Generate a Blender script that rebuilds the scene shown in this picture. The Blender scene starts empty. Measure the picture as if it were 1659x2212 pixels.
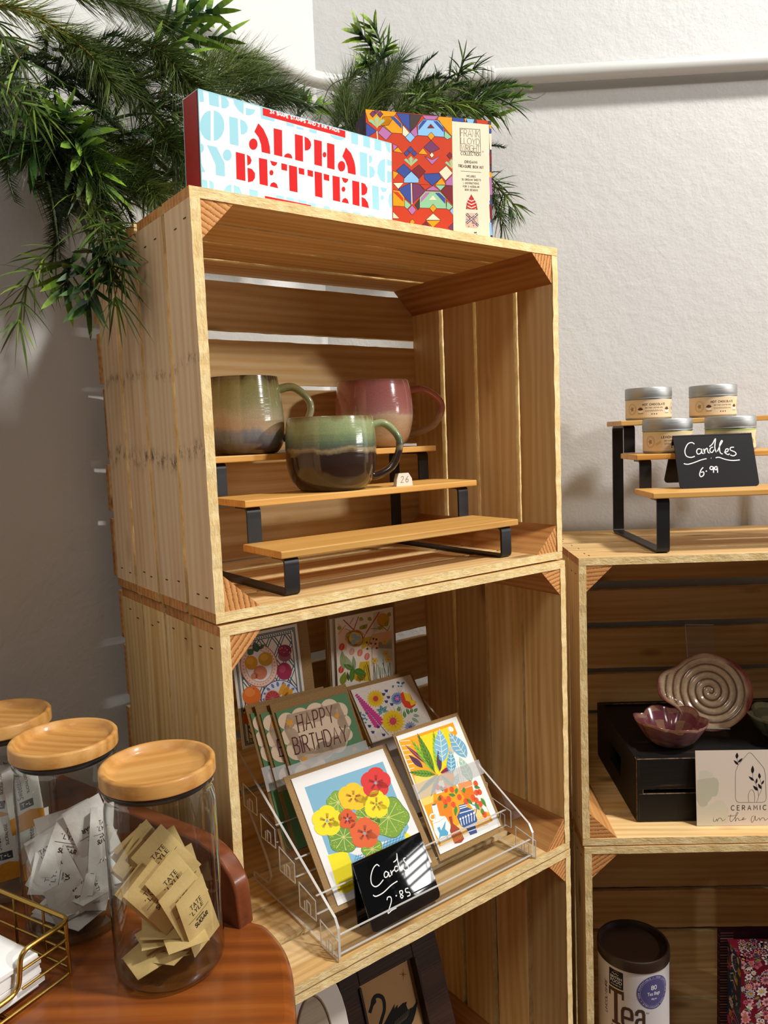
import bpy, math, random
import numpy as np
from mathutils import Vector, Matrix

SC = bpy.context.scene
COL = SC.collection
R = math.radians
TAU = 2 * math.pi

# ------------------------------------------------------------------ camera
def look(pitch, roll, loc):
    cp, sp = math.cos(pitch), math.sin(pitch)
    r, u, f = Vector((1, 0, 0)), Vector((0, sp, cp)), Vector((0, cp, -sp))
    c, s = math.cos(roll), math.sin(roll)
    r2, u2 = c * r + s * u, -s * r + c * u
    m = Matrix((r2, u2, -f)).transposed().to_4x4()
    m.translation = loc
    return m
cam = bpy.data.cameras.new('camera')
cam.sensor_fit = 'VERTICAL'
cam.sensor_height = 36.0
cam.lens = 1661 / 2212 * 36.0
cam.clip_start = 0.02
co = bpy.data.objects.new('camera', cam)
COL.objects.link(co)
co.matrix_world = look(0.0981, -0.0398, (0, 0, 0.985))
SC.camera = co
SC.view_settings.view_transform = 'Standard'
SC.view_settings.look = 'None'
SC.view_settings.gamma = 1.0
SC.view_settings.use_curve_mapping = False
SC.view_settings.exposure = -0.42
SC.cycles.transparent_max_bounces = 40

# ------------------------------------------------------------------ light
W = bpy.data.worlds.new('world')
SC.world = W
W.use_nodes = True
bg = W.node_tree.nodes['Background']
bg.inputs[0].default_value = (1.0, 0.95, 0.89, 1)
bg.inputs[1].default_value = 0.10

def area(name, loc, target, sx, sy, power, color=(1, 1, 1), spread=180):
    l = bpy.data.lights.new(name, 'AREA')
    l.shape = 'RECTANGLE'
    l.size, l.size_y = sx, sy
    l.energy = power
    l.color = color
    l.spread = R(spread)
    o = bpy.data.objects.new(name, l)
    COL.objects.link(o)
    o.location = loc
    o.rotation_euler = (Vector(target) - Vector(loc)).to_track_quat('-Z', 'Y').to_euler()
    return o
area('window_daylight', (2.72, 0.49, 1.195), (0.0, 0.62, 1.18), 0.16, 0.97, 19, (1.0, 0.98, 0.95)).rotation_euler = (0, R(90), 0)
area('ceiling_light', (1.45, 0.25, 2.95), (0.2, 1.0, 0.9), 0.25, 0.25, 88, (1.0, 0.965, 0.91))
area('spotlight_right', (2.6, -0.15, 2.05), (0.0, 0.95, 1.0), 0.16, 0.16, 46, (1.0, 0.965, 0.91))
area('fill_light_rear', (-0.5, -0.9, 2.7), (-0.1, 0.9, 0.8), 0.5, 0.5, 13, (1.0, 0.95, 0.88))  # added fill from behind the camera, brightens the crate interiors

# ------------------------------------------------------------------ mesh helpers
def srgb(h):
    h = h.lstrip('#')
    out = []
    for i in (0, 2, 4):
        c = int(h[i:i + 2], 16) / 255
        out.append(c / 12.92 if c <= 0.04045 else ((c + 0.055) / 1.055) ** 2.4)
    return (out[0], out[1], out[2], 1.0)

class MB:
    """collects faces and links them as one mesh object"""
    def __init__(s):
        s.v, s.f, s.m, s.c = [], [], [], []
    def add(s, verts, faces, m=0, c=None, M=None):
        b = len(s.v)
        for p in verts:
            p = Vector(p)
            s.v.append(M @ p if M is not None else p)
        for f in faces:
            s.f.append([b + i for i in f]); s.m.append(m); s.c.append(c)
        return s
    def box(s, x0, x1, y0, y1, z0, z1, m=0, c=None, M=None):
        v = [(x, y, z) for z in (z0, z1) for y in (y0, y1) for x in (x0, x1)]
        f = [(0, 2, 3, 1), (4, 5, 7, 6), (0, 1, 5, 4), (2, 6, 7, 3), (0, 4, 6, 2), (1, 3, 7, 5)]
        return s.add(v, f, m, c, M)
    def prism(s, poly, z0, z1, m=0, c=None, M=None, mside=None):
        n = len(poly)
        v = [(p[0], p[1], z0) for p in poly] + [(p[0], p[1], z1) for p in poly]
        s.add(v, [tuple(reversed(range(n))), tuple(range(n, 2 * n))], m, c, M)
        b = len(s.v) - 2 * n
        for i in range(n):
            j = (i + 1) % n
            s.f.append([b + i, b + j, b + n + j, b + n + i]); s.m.append(m if mside is None else mside); s.c.append(c)
        return s
    def lathe(s, prof, n=48, m=0, c=None, M=None, close=False):
        v, f = [], []
        for r, z in prof:
            for k in range(n):
                a = TAU * k / n
                v.append((r * math.cos(a), r * math.sin(a), z))
        q = len(prof)
        for i in range(q - 1 + (1 if close else 0)):
            i2 = (i + 1) % q
            for k in range(n):
                k2 = (k + 1) % n
                f.append((i * n + k, i * n + k2, i2 * n + k2, i2 * n + k))
        return s.add(v, f, m, c, M)
    def tube(s, pts, r, n=8, m=0, c=None, M=None, closed=False, sx=1.0):
        pts = [Vector(p) for p in pts]
        rs = r if isinstance(r, (list, tuple)) else [r] * len(pts)
        N = len(pts)
        v, f = [], []
        up = None
        for i, p in enumerate(pts):
            if closed:
                t = pts[(i + 1) % N] - pts[i - 1]
            else:
                t = pts[min(i + 1, N - 1)] - pts[max(i - 1, 0)]
            t.normalize()
            if up is None:
                up = Vector((0, 0, 1)) if abs(t.z) < 0.9 else Vector((1, 0, 0))
            a = up - t * up.dot(t)
            if a.length < 1e-6:
                a = t.orthogonal()
            a.normalize()
            up = a
            b = t.cross(a)
            for k in range(n):
                an = TAU * k / n
                v.append(p + rs[i] * (math.cos(an) * a + math.sin(an) * sx * b))
        for i in range(N if closed else N - 1):
            j = (i + 1) % N
            for k in range(n):
                k2 = (k + 1) % n
                f.append((i * n + k, i * n + k2, j * n + k2, j * n + k))
        if not closed:
            f.append(tuple(reversed(range(n))))
            f.append(tuple((N - 1) * n + k for k in range(n)))
        return s.add(v, f, m, c, M)
    def ball(s, ctr, r, n=12, k=8, m=0, c=None, M=None):
        r = r if isinstance(r, (list, tuple)) else (r, r, r)
        v, f = [], []
        for i in range(k + 1):
            th = math.pi * i / k
            for j in range(n):
                a = TAU * j / n
                v.append((ctr[0] + r[0] * math.sin(th) * math.cos(a), ctr[1] + r[1] * math.sin(th) * math.sin(a), ctr[2] - r[2] * math.cos(th)))
        for i in range(k):
            for j in range(n):
                j2 = (j + 1) % n
                f.append((i * n + j, i * n + j2, (i + 1) * n + j2, (i + 1) * n + j))
        return s.add(v, f, m, c, M)

def obj(name, mb, mats, parent=None, M=None, smooth=None, bevel=0.0, seg=2, label=None):
    me = bpy.data.meshes.new(name)
    me.from_pydata([tuple(p) for p in mb.v], [], mb.f)
    mats = mats if isinstance(mats, (list, tuple)) else [mats]
    for m in mats:
        me.materials.append(m)
    if len(mats) > 1:
        me.polygons.foreach_set('material_index', mb.m)
    if any(c is not None for c in mb.c):
        at = me.color_attributes.new('Col', 'FLOAT_COLOR', 'CORNER')
        data = np.ones((len(me.loops), 4), dtype=np.float32)
        li = 0
        for f, c in zip(mb.f, mb.c):
            if c is not None:
                data[li:li + len(f)] = c
            li += len(f)
        at.data.foreach_set('color', data.ravel())
    if smooth is not None:
        me.polygons.foreach_set('use_smooth', [True] * len(me.polygons))
        me.set_sharp_from_angle(angle=R(smooth))
    me.update()
    o = bpy.data.objects.new(name, me)
    COL.objects.link(o)
    if parent is not None:
        o.parent = parent
    if M is not None:
        o.matrix_basis = M
    if bevel:
        b = o.modifiers.new('bevel', 'BEVEL')
        b.width = bevel; b.segments = seg; b.limit_method = 'ANGLE'; b.angle_limit = R(40)
    if label:
        o['label'] = label
    return o

def tag(o, label, cat, group=None):
    o['label'] = label; o['category'] = cat
    if group:
        o['group'] = group
    return o
def thing(name, label, cat, M=None, group=None):
    o = bpy.data.objects.new(name, None)
    o.empty_display_size = 0.02
    COL.objects.link(o)
    if M is not None:
        o.matrix_basis = M
    return tag(o, label, cat, group)
def structure(o):
    o['kind'] = 'structure'
    return o
def copy_thing(src, M, label, group=None):
    r = src.copy(); COL.objects.link(r); r.matrix_basis = M
    r['label'] = label
    if group:
        r['group'] = group
    for ch in src.children:
        c = ch.copy(); COL.objects.link(c); c.parent = r
        for g in ch.children:
            d = g.copy(); COL.objects.link(d); d.parent = c
    return r
def T(x, y, z): return Matrix.Translation((x, y, z))
def RX(a): return Matrix.Rotation(a, 4, 'X')
def RY(a): return Matrix.Rotation(a, 4, 'Y')
def RZ(a): return Matrix.Rotation(a, 4, 'Z')
def S3(x, y, z): return Matrix.Diagonal((x, y, z, 1))
def basis(o, x, y, z):
    m = Matrix((Vector(x), Vector(y), Vector(z))).transposed().to_4x4()
    m.translation = o
    return m
def spline(pts, n=6, closed=False):
    P = [Vector(p) if len(p) == 3 else Vector((p[0], p[1], 0)) for p in pts]
    out, N = [], len(P)
    for i in range(N if closed else N - 1):
        p0 = P[(i - 1) % N] if closed or i > 0 else P[0]
        p1, p2 = P[i], P[(i + 1) % N]
        p3 = P[(i + 2) % N] if closed or i + 2 < N else P[-1]
        for k in range(n):
            t = k / n
            out.append(0.5 * ((2 * p1) + (p2 - p0) * t + (2 * p0 - 5 * p1 + 4 * p2 - p3) * t * t + (3 * p1 - p0 - 3 * p2 + p3) * t ** 3))
    if not closed:
        out.append(P[-1])
    return out

# ------------------------------------------------------------------ materials
class NT:
    def __init__(s, name):
        s.mat = bpy.data.materials.new(name)
        s.mat.use_nodes = True
        s.t = s.mat.node_tree
        s.p = s.t.nodes['Principled BSDF']
        s.out = s.t.nodes['Material Output']
    def n(s, typ, **kw):
        nd = s.t.nodes.new(typ)
        for k, v in kw.items():
            setattr(nd, k, v)
        return nd
    def l(s, a, b):
        s.t.links.new(a, b)
    def ramp(s, fac, stops):
        r = s.n('ShaderNodeValToRGB')
        e = r.color_ramp.elements
        while len(e) < len(stops):
            e.new(0.5)
        for el, (p, c) in zip(e, stops):
            el.position = p
            el.color = c if not isinstance(c, (int, float)) else (c, c, c, 1)
        s.l(fac, r.inputs[0])
        return r.outputs[0]
    def noise(s, vec, scale, detail=4, rough=0.55, dist=0.0):
        n = s.n('ShaderNodeTexNoise')
        n.inputs['Scale'].default_value = scale
        n.inputs['Detail'].default_value = detail
        n.inputs['Roughness'].default_value = rough
        n.inputs['Distortion'].default_value = dist
        if vec is not None:
            s.l(vec, n.inputs['Vector'])
        return n.outputs['Fac']
    def mapping(s, vec, scale=(1, 1, 1), loc=(0, 0, 0)):
        m = s.n('ShaderNodeMapping')
        m.inputs['Scale'].default_value = scale
        m.inputs['Location'].default_value = loc
        s.l(vec, m.inputs['Vector'])
        return m.outputs[0]
    def mix(s, fac, a, b, mode='MIX'):
        m = s.n('ShaderNodeMix', data_type='RGBA', blend_type=mode)
        for sock, v in ((m.inputs[0], fac), (m.inputs[6], a), (m.inputs[7], b)):
            if hasattr(v, 'node'):
                s.l(v, sock)
            else:
                sock.default_value = v
        return m.outputs[2]
    def math(s, op, a, b=0.0):
        m = s.n('ShaderNodeMath', operation=op)
        for sock, v in ((m.inputs[0], a), (m.inputs[1], b)):
            if hasattr(v, 'node'):
                s.l(v, sock)
            else:
                sock.default_value = v
        return m.outputs[0]
    def bump(s, h, strength=0.3, dist=0.002):
        b = s.n('ShaderNodeBump')
        b.inputs['Strength'].default_value = strength
        b.inputs['Distance'].default_value = dist
        s.l(h, b.inputs['Height'])
        s.l(b.outputs[0], s.p.inputs['Normal'])
    def set(s, **kw):
        names = dict(base='Base Color', rough='Roughness', metal='Metallic', spec='Specular IOR Level', coat='Coat Weight', coatr='Coat Roughness', trans='Transmission Weight', ior='IOR', sheen='Sheen Weight')
        for k, v in kw.items():
            sock = s.p.inputs[names[k]]
            if hasattr(v, 'node'):
                s.l(v, sock)
            else:
                sock.default_value = v
        return s

def plain(name, c, rough=0.5, metal=0.0, spec=0.5, coat=0.0):
    m = NT(name)
    m.set(base=srgb(c), rough=rough, metal=metal, spec=spec, coat=coat)
    return m.mat

def wood(name, light, mid, dark, knots=0.8, rough=0.7, grain=26, end=False, coat=0.0, scuff=False, bump=0.25, along=2.2):
    m = NT(name)
    tc = m.n('ShaderNodeTexCoord')
    oi = m.n('ShaderNodeObjectInfo')
    off = m.n('ShaderNodeVectorMath', operation='SCALE')
    off.inputs[0].default_value = (7.3, 11.7, 5.1)
    m.l(oi.outputs['Random'], off.inputs['Scale'])
    ad = m.n('ShaderNodeVectorMath', operation='ADD')
    m.l(tc.outputs['Object'], ad.inputs[0]); m.l(off.outputs[0], ad.inputs[1])
    v = ad.outputs[0]
    vs = m.mapping(v, (along, grain, grain))
    broad = m.noise(vs, 1.0, 3, 0.5, 0.6)
    fine = m.noise(m.mapping(v, (along * 3, grain * 14, grain * 14)), 1.0, 3, 0.6)
    wv = m.n('ShaderNodeTexWave', wave_type='BANDS', bands_direction='Y')
    wv.inputs['Scale'].default_value = 1.0
    wv.inputs['Distortion'].default_value = 11.0
    wv.inputs['Detail'].default_value = 2.0
    wv.inputs['Detail Scale'].default_value = 0.6
    m.l(m.mapping(v, (along * 1.3, grain * 0.9, grain * 0.5)), wv.inputs['Vector'])
    f = m.math('ADD', m.math('MULTIPLY', broad, 0.72), m.math('MULTIPLY', wv.outputs['Fac'], 0.14))
    f = m.math('ADD', f, m.math('MULTIPLY', fine, 0.25))
    colr = m.ramp(f, [(0.28, srgb(dark)), (0.5, srgb(mid)), (0.72, srgb(light))])
    if knots:
        vo = m.n('ShaderNodeTexVoronoi')
        vo.inputs['Scale'].default_value = 1.0
        m.l(m.mapping(v, (5.2, 15.0, 15.0)), vo.inputs['Vector'])
        kf = m.ramp(vo.outputs['Distance'], [(0.0, knots), (0.075, knots * 0.75), (0.16, 0.0)])
        colr = m.mix(kf, colr, srgb('6a3d17'))
    tint = m.n('ShaderNodeHueSaturation')
    m.l(colr, tint.inputs['Color'])
    m.l(m.math('ADD', m.math('MULTIPLY', oi.outputs['Random'], 0.28), 0.86), tint.inputs['Value'])
    colr = tint.outputs[0]
    if scuff:
        sp = m.n('ShaderNodeSeparateXYZ'); m.l(tc.outputs['Object'], sp.inputs[0])
        nn = m.noise(m.mapping(v, (60, 110, 110)), 1.0, 5, 0.75)
        wob = m.math('MULTIPLY', m.noise(m.mapping(v, (3, 14, 14)), 1.0, 2), 0.05)
        def band(cx, hw):
            d = m.math('ABSOLUTE', m.math('SUBTRACT', m.math('ADD', sp.outputs[0], wob), cx))
            return m.ramp(d, [(0.0, 1.0), (hw, 0.0)])
        bnd = m.math('ADD', band(scuff[0], 0.013), m.math('MULTIPLY', band(scuff[1], 0.008), 0.7))
        sf = m.math('MULTIPLY', m.ramp(nn, [(0.47, 0.0), (0.60, 0.85)]), bnd)
        colr = m.mix(sf, colr, srgb('2a211a'))
    m.set(base=colr, rough=rough, spec=0.3, coat=coat)
    if coat:
        m.set(coatr=0.12)
    if bump:
        m.bump(m.math('ADD', fine, m.math('MULTIPLY', broad, 0.4)), bump, 0.0012)
    return m.mat

WOOD = wood('pine_board', 'e6c794', 'd5ae72', 'b58a50')
WOOD_SIDE = wood('pine_board_scuffed', 'dec29a', 'd1ae86', 'b8926c', knots=0.5, scuff=(0.175, 0.262))
WOOD_POST = wood('pine_corner_block', 'c99458', 'b4783f', '8a5226', knots=0, grain=40, bump=0.3)
def sawn(name, a, b):
    m = NT(name)
    tc = m.n('ShaderNodeTexCoord')
    n = m.noise(m.mapping(tc.outputs['Object'], (90, 260, 260)), 1.0, 4, 0.7)
    n2 = m.noise(tc.outputs['Object'], 60, 3)
    m.set(base=m.ramp(m.math('ADD', m.math('MULTIPLY', n, 0.6), m.math('MULTIPLY', n2, 0.4)), [(0.32, srgb(b)), (0.6, srgb(a))]), rough=0.85, spec=0.2)
    m.bump(n, 0.8, 0.0015)
    return m.mat
SAWN = sawn('rough_sawn_edge', 'f3dda8', 'dcb775')
def endgrain():
    m = NT('pine_end_grain')
    tc = m.n('ShaderNodeTexCoord')
    oi = m.n('ShaderNodeObjectInfo')
    vr = m.n('ShaderNodeVectorRotate', rotation_type='X_AXIS')
    m.l(tc.outputs['Object'], vr.inputs['Vector'])
    m.l(m.math('MULTIPLY', oi.outputs['Random'], 3.0), vr.inputs['Angle'])
    wv = m.n('ShaderNodeTexWave', wave_type='BANDS', bands_direction='Y', wave_profile='SAW')
    wv.inputs['Scale'].default_value = 58
    wv.inputs['Distortion'].default_value = 1.6
    wv.inputs['Detail'].default_value = 2
    wv.inputs['Detail Scale'].default_value = 12
    m.l(vr.outputs[0], wv.inputs['Vector'])
    n = m.noise(tc.outputs['Object'], 420, 3)
    f = m.math('ADD', m.math('MULTIPLY', wv.outputs['Fac'], 0.8), m.math('MULTIPLY', n, 0.25))
    m.set(base=m.ramp(f, [(0.15, srgb('dca367')), (0.6, srgb('c98a4f')), (0.95, srgb('7a431c'))]), rough=0.8, spec=0.2)
    m.bump(f, 0.35, 0.001)
    return m.mat
ENDG = endgrain()
STAPLE = plain('staple_steel', '4a3a2c', 0.5, 0.6)

def plaster(name, c):
    m = NT(name)
    g = m.n('ShaderNodeNewGeometry')
    big = m.noise(g.outputs['Position'], 9, 4, 0.55)
    mid = m.noise(g.outputs['Position'], 55, 4, 0.6)
    fin = m.noise(g.outputs['Position'], 190, 3, 0.6)
    h = m.math('ADD', m.math('MULTIPLY', big, 1.0), m.math('ADD', m.math('MULTIPLY', mid, 0.5), m.math('MULTIPLY', fin, 0.22)))
    m.set(base=srgb(c), rough=0.55, spec=0.35)
    m.bump(h, 0.36, 0.006)
    return m.mat
PLASTER = plaster('painted_plaster', 'cccccb')
PAINT = plain('white_gloss_paint', 'cdcdca', 0.28)

PRINT = NT('printed_paper')
_a = PRINT.n('ShaderNodeAttribute', attribute_name='Col')
PRINT.set(base=_a.outputs['Color'], rough=0.6, spec=0.18)
PRINT = PRINT.mat
GLOSS = NT('glossy_print')
_a = GLOSS.n('ShaderNodeAttribute', attribute_name='Col')
GLOSS.set(base=_a.outputs['Color'], rough=0.28, spec=0.4)
GLOSS = GLOSS.mat

def thin_clear(name, tint=(1, 1, 1, 1), edge=(0.75, 0.8, 0.8, 1), gloss=1.0, rough=0.02, bumpy=0.0, haze=0.0, blend=0.35):
    """thin see-through sheet: clear straight on, tinted and reflective at grazing angles"""
    m = NT(name)
    t = m.t
    t.nodes.remove(m.p)
    lw = m.n('ShaderNodeLayerWeight'); lw.inputs['Blend'].default_value = blend
    tr = m.n('ShaderNodeBsdfTransparent')
    m.l(m.ramp(lw.outputs['Facing'], [(0.0, tint), (0.75, tint), (1.0, edge)]), tr.inputs[0])
    gl = m.n('ShaderNodeBsdfGlossy'); gl.inputs['Roughness'].default_value = rough
    lf = m.n('ShaderNodeLayerWeight'); lf.inputs['Blend'].default_value = 0.5
    fr = m.math('ADD', m.math('MULTIPLY', m.math('POWER', lf.outputs['Facing'], 4.5), 0.9), 0.04)
    if bumpy:
        tc = m.n('ShaderNodeTexCoord')
        b = m.n('ShaderNodeBump'); b.inputs['Strength'].default_value = bumpy; b.inputs['Distance'].default_value = 0.003
        m.l(m.noise(tc.outputs['Object'], 38, 3, 0.5, 0.8), b.inputs['Height'])
        m.l(b.outputs[0], gl.inputs['Normal']); m.l(b.outputs[0], lf.inputs['Normal'])
    mx = m.n('ShaderNodeMixShader')
    m.l(m.math('MULTIPLY', fr, gloss), mx.inputs[0])
    m.l(tr.outputs[0], mx.inputs[1]); m.l(gl.outputs[0], mx.inputs[2])
    last = mx.outputs[0]
    if haze:
        df = m.n('ShaderNodeBsdfDiffuse'); df.inputs[0].default_value = (0.8, 0.8, 0.8, 1)
        m2 = m.n('ShaderNodeMixShader'); m2.inputs[0].default_value = haze
        m.l(last, m2.inputs[1]); m.l(df.outputs[0], m2.inputs[2])
        last = m2.outputs[0]
    m.l(last, m.out.inputs[0])
    return m.mat

# ------------------------------------------------------------------ room
def wall(name, a, b, z0, z1, thick, outward, mat=None):
    """a wall standing between plan points a and b, its thickness on the outward side"""
    mb = MB()
    a, b, o = Vector(a), Vector(b), Vector(outward).normalized() * thick
    poly = [a, b, b + o, a + o]
    if (b - a).cross(o) < 0:
        poly.reverse()
    mb.prism([(p.x, p.y) for p in poly], z0, z1)
    return structure(obj(name, mb, mat or PLASTER))
CORNER = Vector((-0.085, 1.35))
DW = Vector((-math.cos(R(54)), -math.sin(R(54))))          # along the left wall, towards the viewer
DR = Vector((math.cos(-0.041), math.sin(-0.041)))          # along the right wall
wall('wall_right', CORNER, CORNER + DR * 3.2, 0, 2.6, 0.08, (0.04, 1))
wall('wall_left', CORNER, CORNER + DW * 2.6, 0, 2.6, 0.08, (-0.81, 0.59))
FLOORM = wood('dark_floor_boards', '6b4a30', '5a3c26', '3f2917', knots=0.3, grain=9)
def window():
    m = plain('window_frame_paint', '2a2826', 0.5)
    fr = MB()
    x = 2.66
    fr.box(x, x + .04, -.10, -.05, 1.04, 1.36).box(x, x + .04, .97, 1.02, 1.04, 1.36).box(x, x + .04, -.05, .97, 1.04, 1.09).box(x, x + .04, -.05, .97, 1.31, 1.36)
    for z in (1.15, 1.185, 1.22, 1.25):
        fr.box(x, x + .01, -.05, .97, z - .0045, z + .0045)
    structure(obj('window_1', fr, m))
    rr = random.Random(4)
    nt = MB()
    for k in range(26):
        y0 = -.06 + .04 * k
        nt.tube(spline([(x - .01, y0 + rr.uniform(-.03, .03), 1.09), (x - .01, y0 + rr.uniform(-.05, .09), 1.16), (x - .01, y0 + rr.uniform(-.02, .1), 1.24), (x - .01, y0 + rr.uniform(0, .14), 1.31)], 5), .0022, 5)
    structure(obj('wire_lattice_1', nt, m))  # unseen wire lattice, added for the dark lines reflected in the Cards sign
structure(obj('floor', MB().box(-2.2, 3.4, -1.6, 1.4, -0.04, 0.0), FLOORM))

window()

# ------------------------------------------------------------------ crates
ML = T(-0.1643, 0.7202, 0.8126) @ RZ(0.641)       # left stack: front lower left corner of the top crate
MR = T(0.2587, 1.0211, 0.811) @ RZ(-0.041)        # right stack: front upper left corner of the top crate
CW, CH, CD, TH = 0.50, 0.405, 0.286, 0.010

def plank(name, L, w, parent, M, mat, rng, staple_side=0):
    """board: length along local X, width along local Y, thickness along local Z"""
    n = 36
    j = 0.00045
    v, f, mi = [], [], []
    e0 = [rng.uniform(-j, j) for _ in range(n + 1)]
    e1 = [rng.uniform(-j, j) for _ in range(n + 1)]
    bow = rng.uniform(-0.0008, 0.0008)
    for i in range(n + 1):
        x = L * i / n
        bz = bow * math.sin(math.pi * i / n)
        y0 = e0[i]; y1 = w + e1[i]
        v += [(x, y0, bz), (x, y1 + rng.uniform(-j, j), bz), (x, y1, TH + bz), (x, y0 + rng.uniform(-j, j), TH + bz)]
    mb = MB()
    for i in range(n):
        a, b = i * 4, (i + 1) * 4
        f += [(a, a + 1, b + 1, b), (a + 2, a + 3, b + 3, b + 2), (a + 1, a + 2, b + 2, b + 1), (a + 3, a, b, b + 3)]
        mi += [0, 0, 1, 1]
    f += [(3, 2, 1, 0), (n * 4, n * 4 + 1, n * 4 + 2, n * 4 + 3)]
    mi += [2, 2]
    mb.add(v, f)
    mb.m = mi
    if staple_side:
        zt = TH if staple_side > 0 else 0
        for xe in (0.016, L - 0.016):
            for yy in (0.28, 0.66):
                y = w * yy + rng.uniform(-0.006, 0.006)
                x = xe + rng.uniform(-0.005, 0.005)
                mb.box(x - 0.0006, x + 0.0006, y - 0.0028, y + 0.0028, zt - 0.0004, zt + 0.0004, 3)
    return obj(name, mb, [mat, SAWN, WOOD_POST, STAPLE], parent, M)

def spread(n, total, gaps, rng):
    """n boards over total, separated by the given gaps"""
    w = (total - sum(gaps)) / n
    out, y = [], 0
    for i in range(n):
        out.append((y, y + w))
        y += w + (gaps[i] if i < len(gaps) else 0)
    return out

def crate(label, M, seed, side_gaps, back, top=True, scuffed=False):
    rng = random.Random(seed)
    c = thing('wooden_crate', label, 'crate', M, 'pine crates used as shelving')
    D4 = spread(4, CD, [0.006, 0.005, 0.006], rng)
    for name, z in (('top_plank', CH - TH), ('bottom_plank', 0.0)):
        for k, (a, b) in enumerate(spread(4, CD, [rng.uniform(0.004, 0.008) for _ in range(3)], rng)):
            dx = rng.uniform(-0.0015, 0.0015) if k else 0
            plank(name, CW, b - a, c, T(dx, a, z + rng.uniform(-0.0003, 0.0003)), WOOD, rng, 1 if z > 0 else -1)
    hz = CH - 2 * TH
    for k, (a, b) in enumerate(side_gaps):
        # upright boards: local X up, local Y along depth, local Z outwards
        plank('side_plank', hz, b - a, c, basis((TH, a, TH), (0, 0, 1), (0, 1, 0), (-1, 0, 0)), WOOD_SIDE if scuffed else WOOD, rng, 1)
        plank('side_plank', hz, b - a, c, basis((CW, a, TH), (0, 0, 1), (0, 1, 0), (-1, 0, 0)), WOOD, rng)
    for a, b in back:
        dx = rng.uniform(-0.002, 0.003)
        plank('back_plank', CW, b - a, c, basis((-dx, CD, a), (1, 0, 0), (0, 0, 1), (0, -1, 0)) @ T(0, 0, -TH), WOOD, rng)
    s = 0.036
    for x, z, sx, sz in ((TH, TH, 1, 1), (CW - TH, TH, -1, 1), (TH, CH - TH, 1, -1), (CW - TH, CH - TH, -1, -1)):
        mb = MB()
        p = [(0, 0), (sx * s * rng.uniform(0.95, 1.1), 0), (0, sz * s)]
        if sx * sz < 0:
            p.reverse()
        v = [(0.001, q[0], q[1]) for q in p] + [(CD - 0.001, q[0], q[1]) for q in p]
        mb.add(v, [(2, 1, 0), (3, 4, 5), (0, 1, 4, 3), (1, 2, 5, 4), (2, 0, 3, 5)])
        mb.m = [1, 1, 0, 0, 0]
        obj('corner_block', mb, [WOOD_POST, ENDG], c, basis((x, 0, z), (0, 1, 0), (1, 0, 0), (0, 0, 1)))
    return c
SG1 = [(0.0, 0.062), (0.070, 0.1425), (0.149, 0.214), (0.2235, 0.286)]
SG2 = [(0.0, 0.068), (0.073, 0.139), (0.144, 0.210), (0.216, 0.286)]
SG3 = [(0.0, 0.066), (0.075, 0.139), (0.150, 0.212), (0.222, 0.286)]
BK1 = [(0.012, 0.084), (0.094, 0.151), (0.159, 0.243), (0.2495, 0.3095), (0.3215, 0.386)]
BK2 = [(0.008, 0.085), (0.095, 0.165), (0.181, 0.250), (0.266, 0.330), (0.341, 0.400)]
crate('topmost pine crate of the left stack, holding three glazed mugs on a bamboo riser', ML, 11, SG1, BK1, scuffed=True)
crate('pine crate in the middle of the left stack, holding the acrylic stand of greeting cards', ML @ T(0.002, -0.003, -CH - 0.0022), 23, SG2, BK2)
crate('pine crate at the bottom of the left stack, holding the framed black swan', ML @ T(0.004, -0.002, -2 * CH - 0.0044), 37, SG3, BK2)
BKR = [(0.006, 0.079), (0.088, 0.152), (0.163, 0.232), (0.244, 0.300), (0.316, 0.395)]
BKR2 = [(0.006, 0.082), (0.090, 0.160), (0.168, 0.240), (0.2475, 0.322), (0.329, 0.398)]
crate('pine crate at the top of the right stack, holding a black wooden box and ceramics', MR @ T(0, 0, -CH), 51, SG2, BKR)
crate('pine crate at the bottom of the right stack, holding the tea tin and floral box', MR @ T(0.002, -0.001, -2 * CH - 0.0022), 67, SG3, BKR2)

# ------------------------------------------------------------------ pipe along both walls
def pipe():
    r, off, z = 0.0128, 0.019, 1.561
    nl = Vector((0.809, -0.588)); nr = Vector((-0.041, -1.0)).normalized()
    def pl(t): p = CORNER + DW * t + nl * off; return Vector((p.x, p.y, z))
    def pr(t): p = CORNER + DR * t + nr * off; return Vector((p.x, p.y, z))
    pts = [pl(t) for t in (1.9, 1.3, 0.8, 0.5, 0.3, 0.16)]
    a, m, b = pl(0.10), None, pr(0.10)
    q = (CORNER + (nl + nr).normalized() * 0.025)
    m = Vector((q.x, q.y, z))
    for k in range(11):
        t = k / 10
        pts.append((1 - t) ** 2 * a + 2 * t * (1 - t) * m + t * t * b)
    pts += [pr(t) for t in (0.2, 0.5, 1.0, 1.6, 2.6)]
    mb = MB().tube(pts, r, 20)
    root = obj('wall_pipe', mb, PAINT, smooth=60)
    tag(root, 'white painted pipe running around the wall corner above the crates', 'pipe')
    c = pr(0.285)
    mc = MB()
    M = basis(c, (0, 0, 1), DR.to_3d(), (nr.x, nr.y, 0)) @ RX(R(90))
    for k in range(-1, 2):
        mc.lathe([(r, k * 0.006 - 0.0035), (r + 0.0035, k * 0.006 - 0.0025), (r + 0.0042, k * 0.006), (r + 0.0035, k * 0.006 + 0.0025), (r, k * 0.006 + 0.0035)], 24)
    mc.box(-0.004, 0.004, -0.004, 0.004, -0.006, 0.006, M=T(r + 0.006, 0, 0))
    obj('pipe_clip', mc, PAINT, root, M, smooth=40)
pipe()

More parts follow.
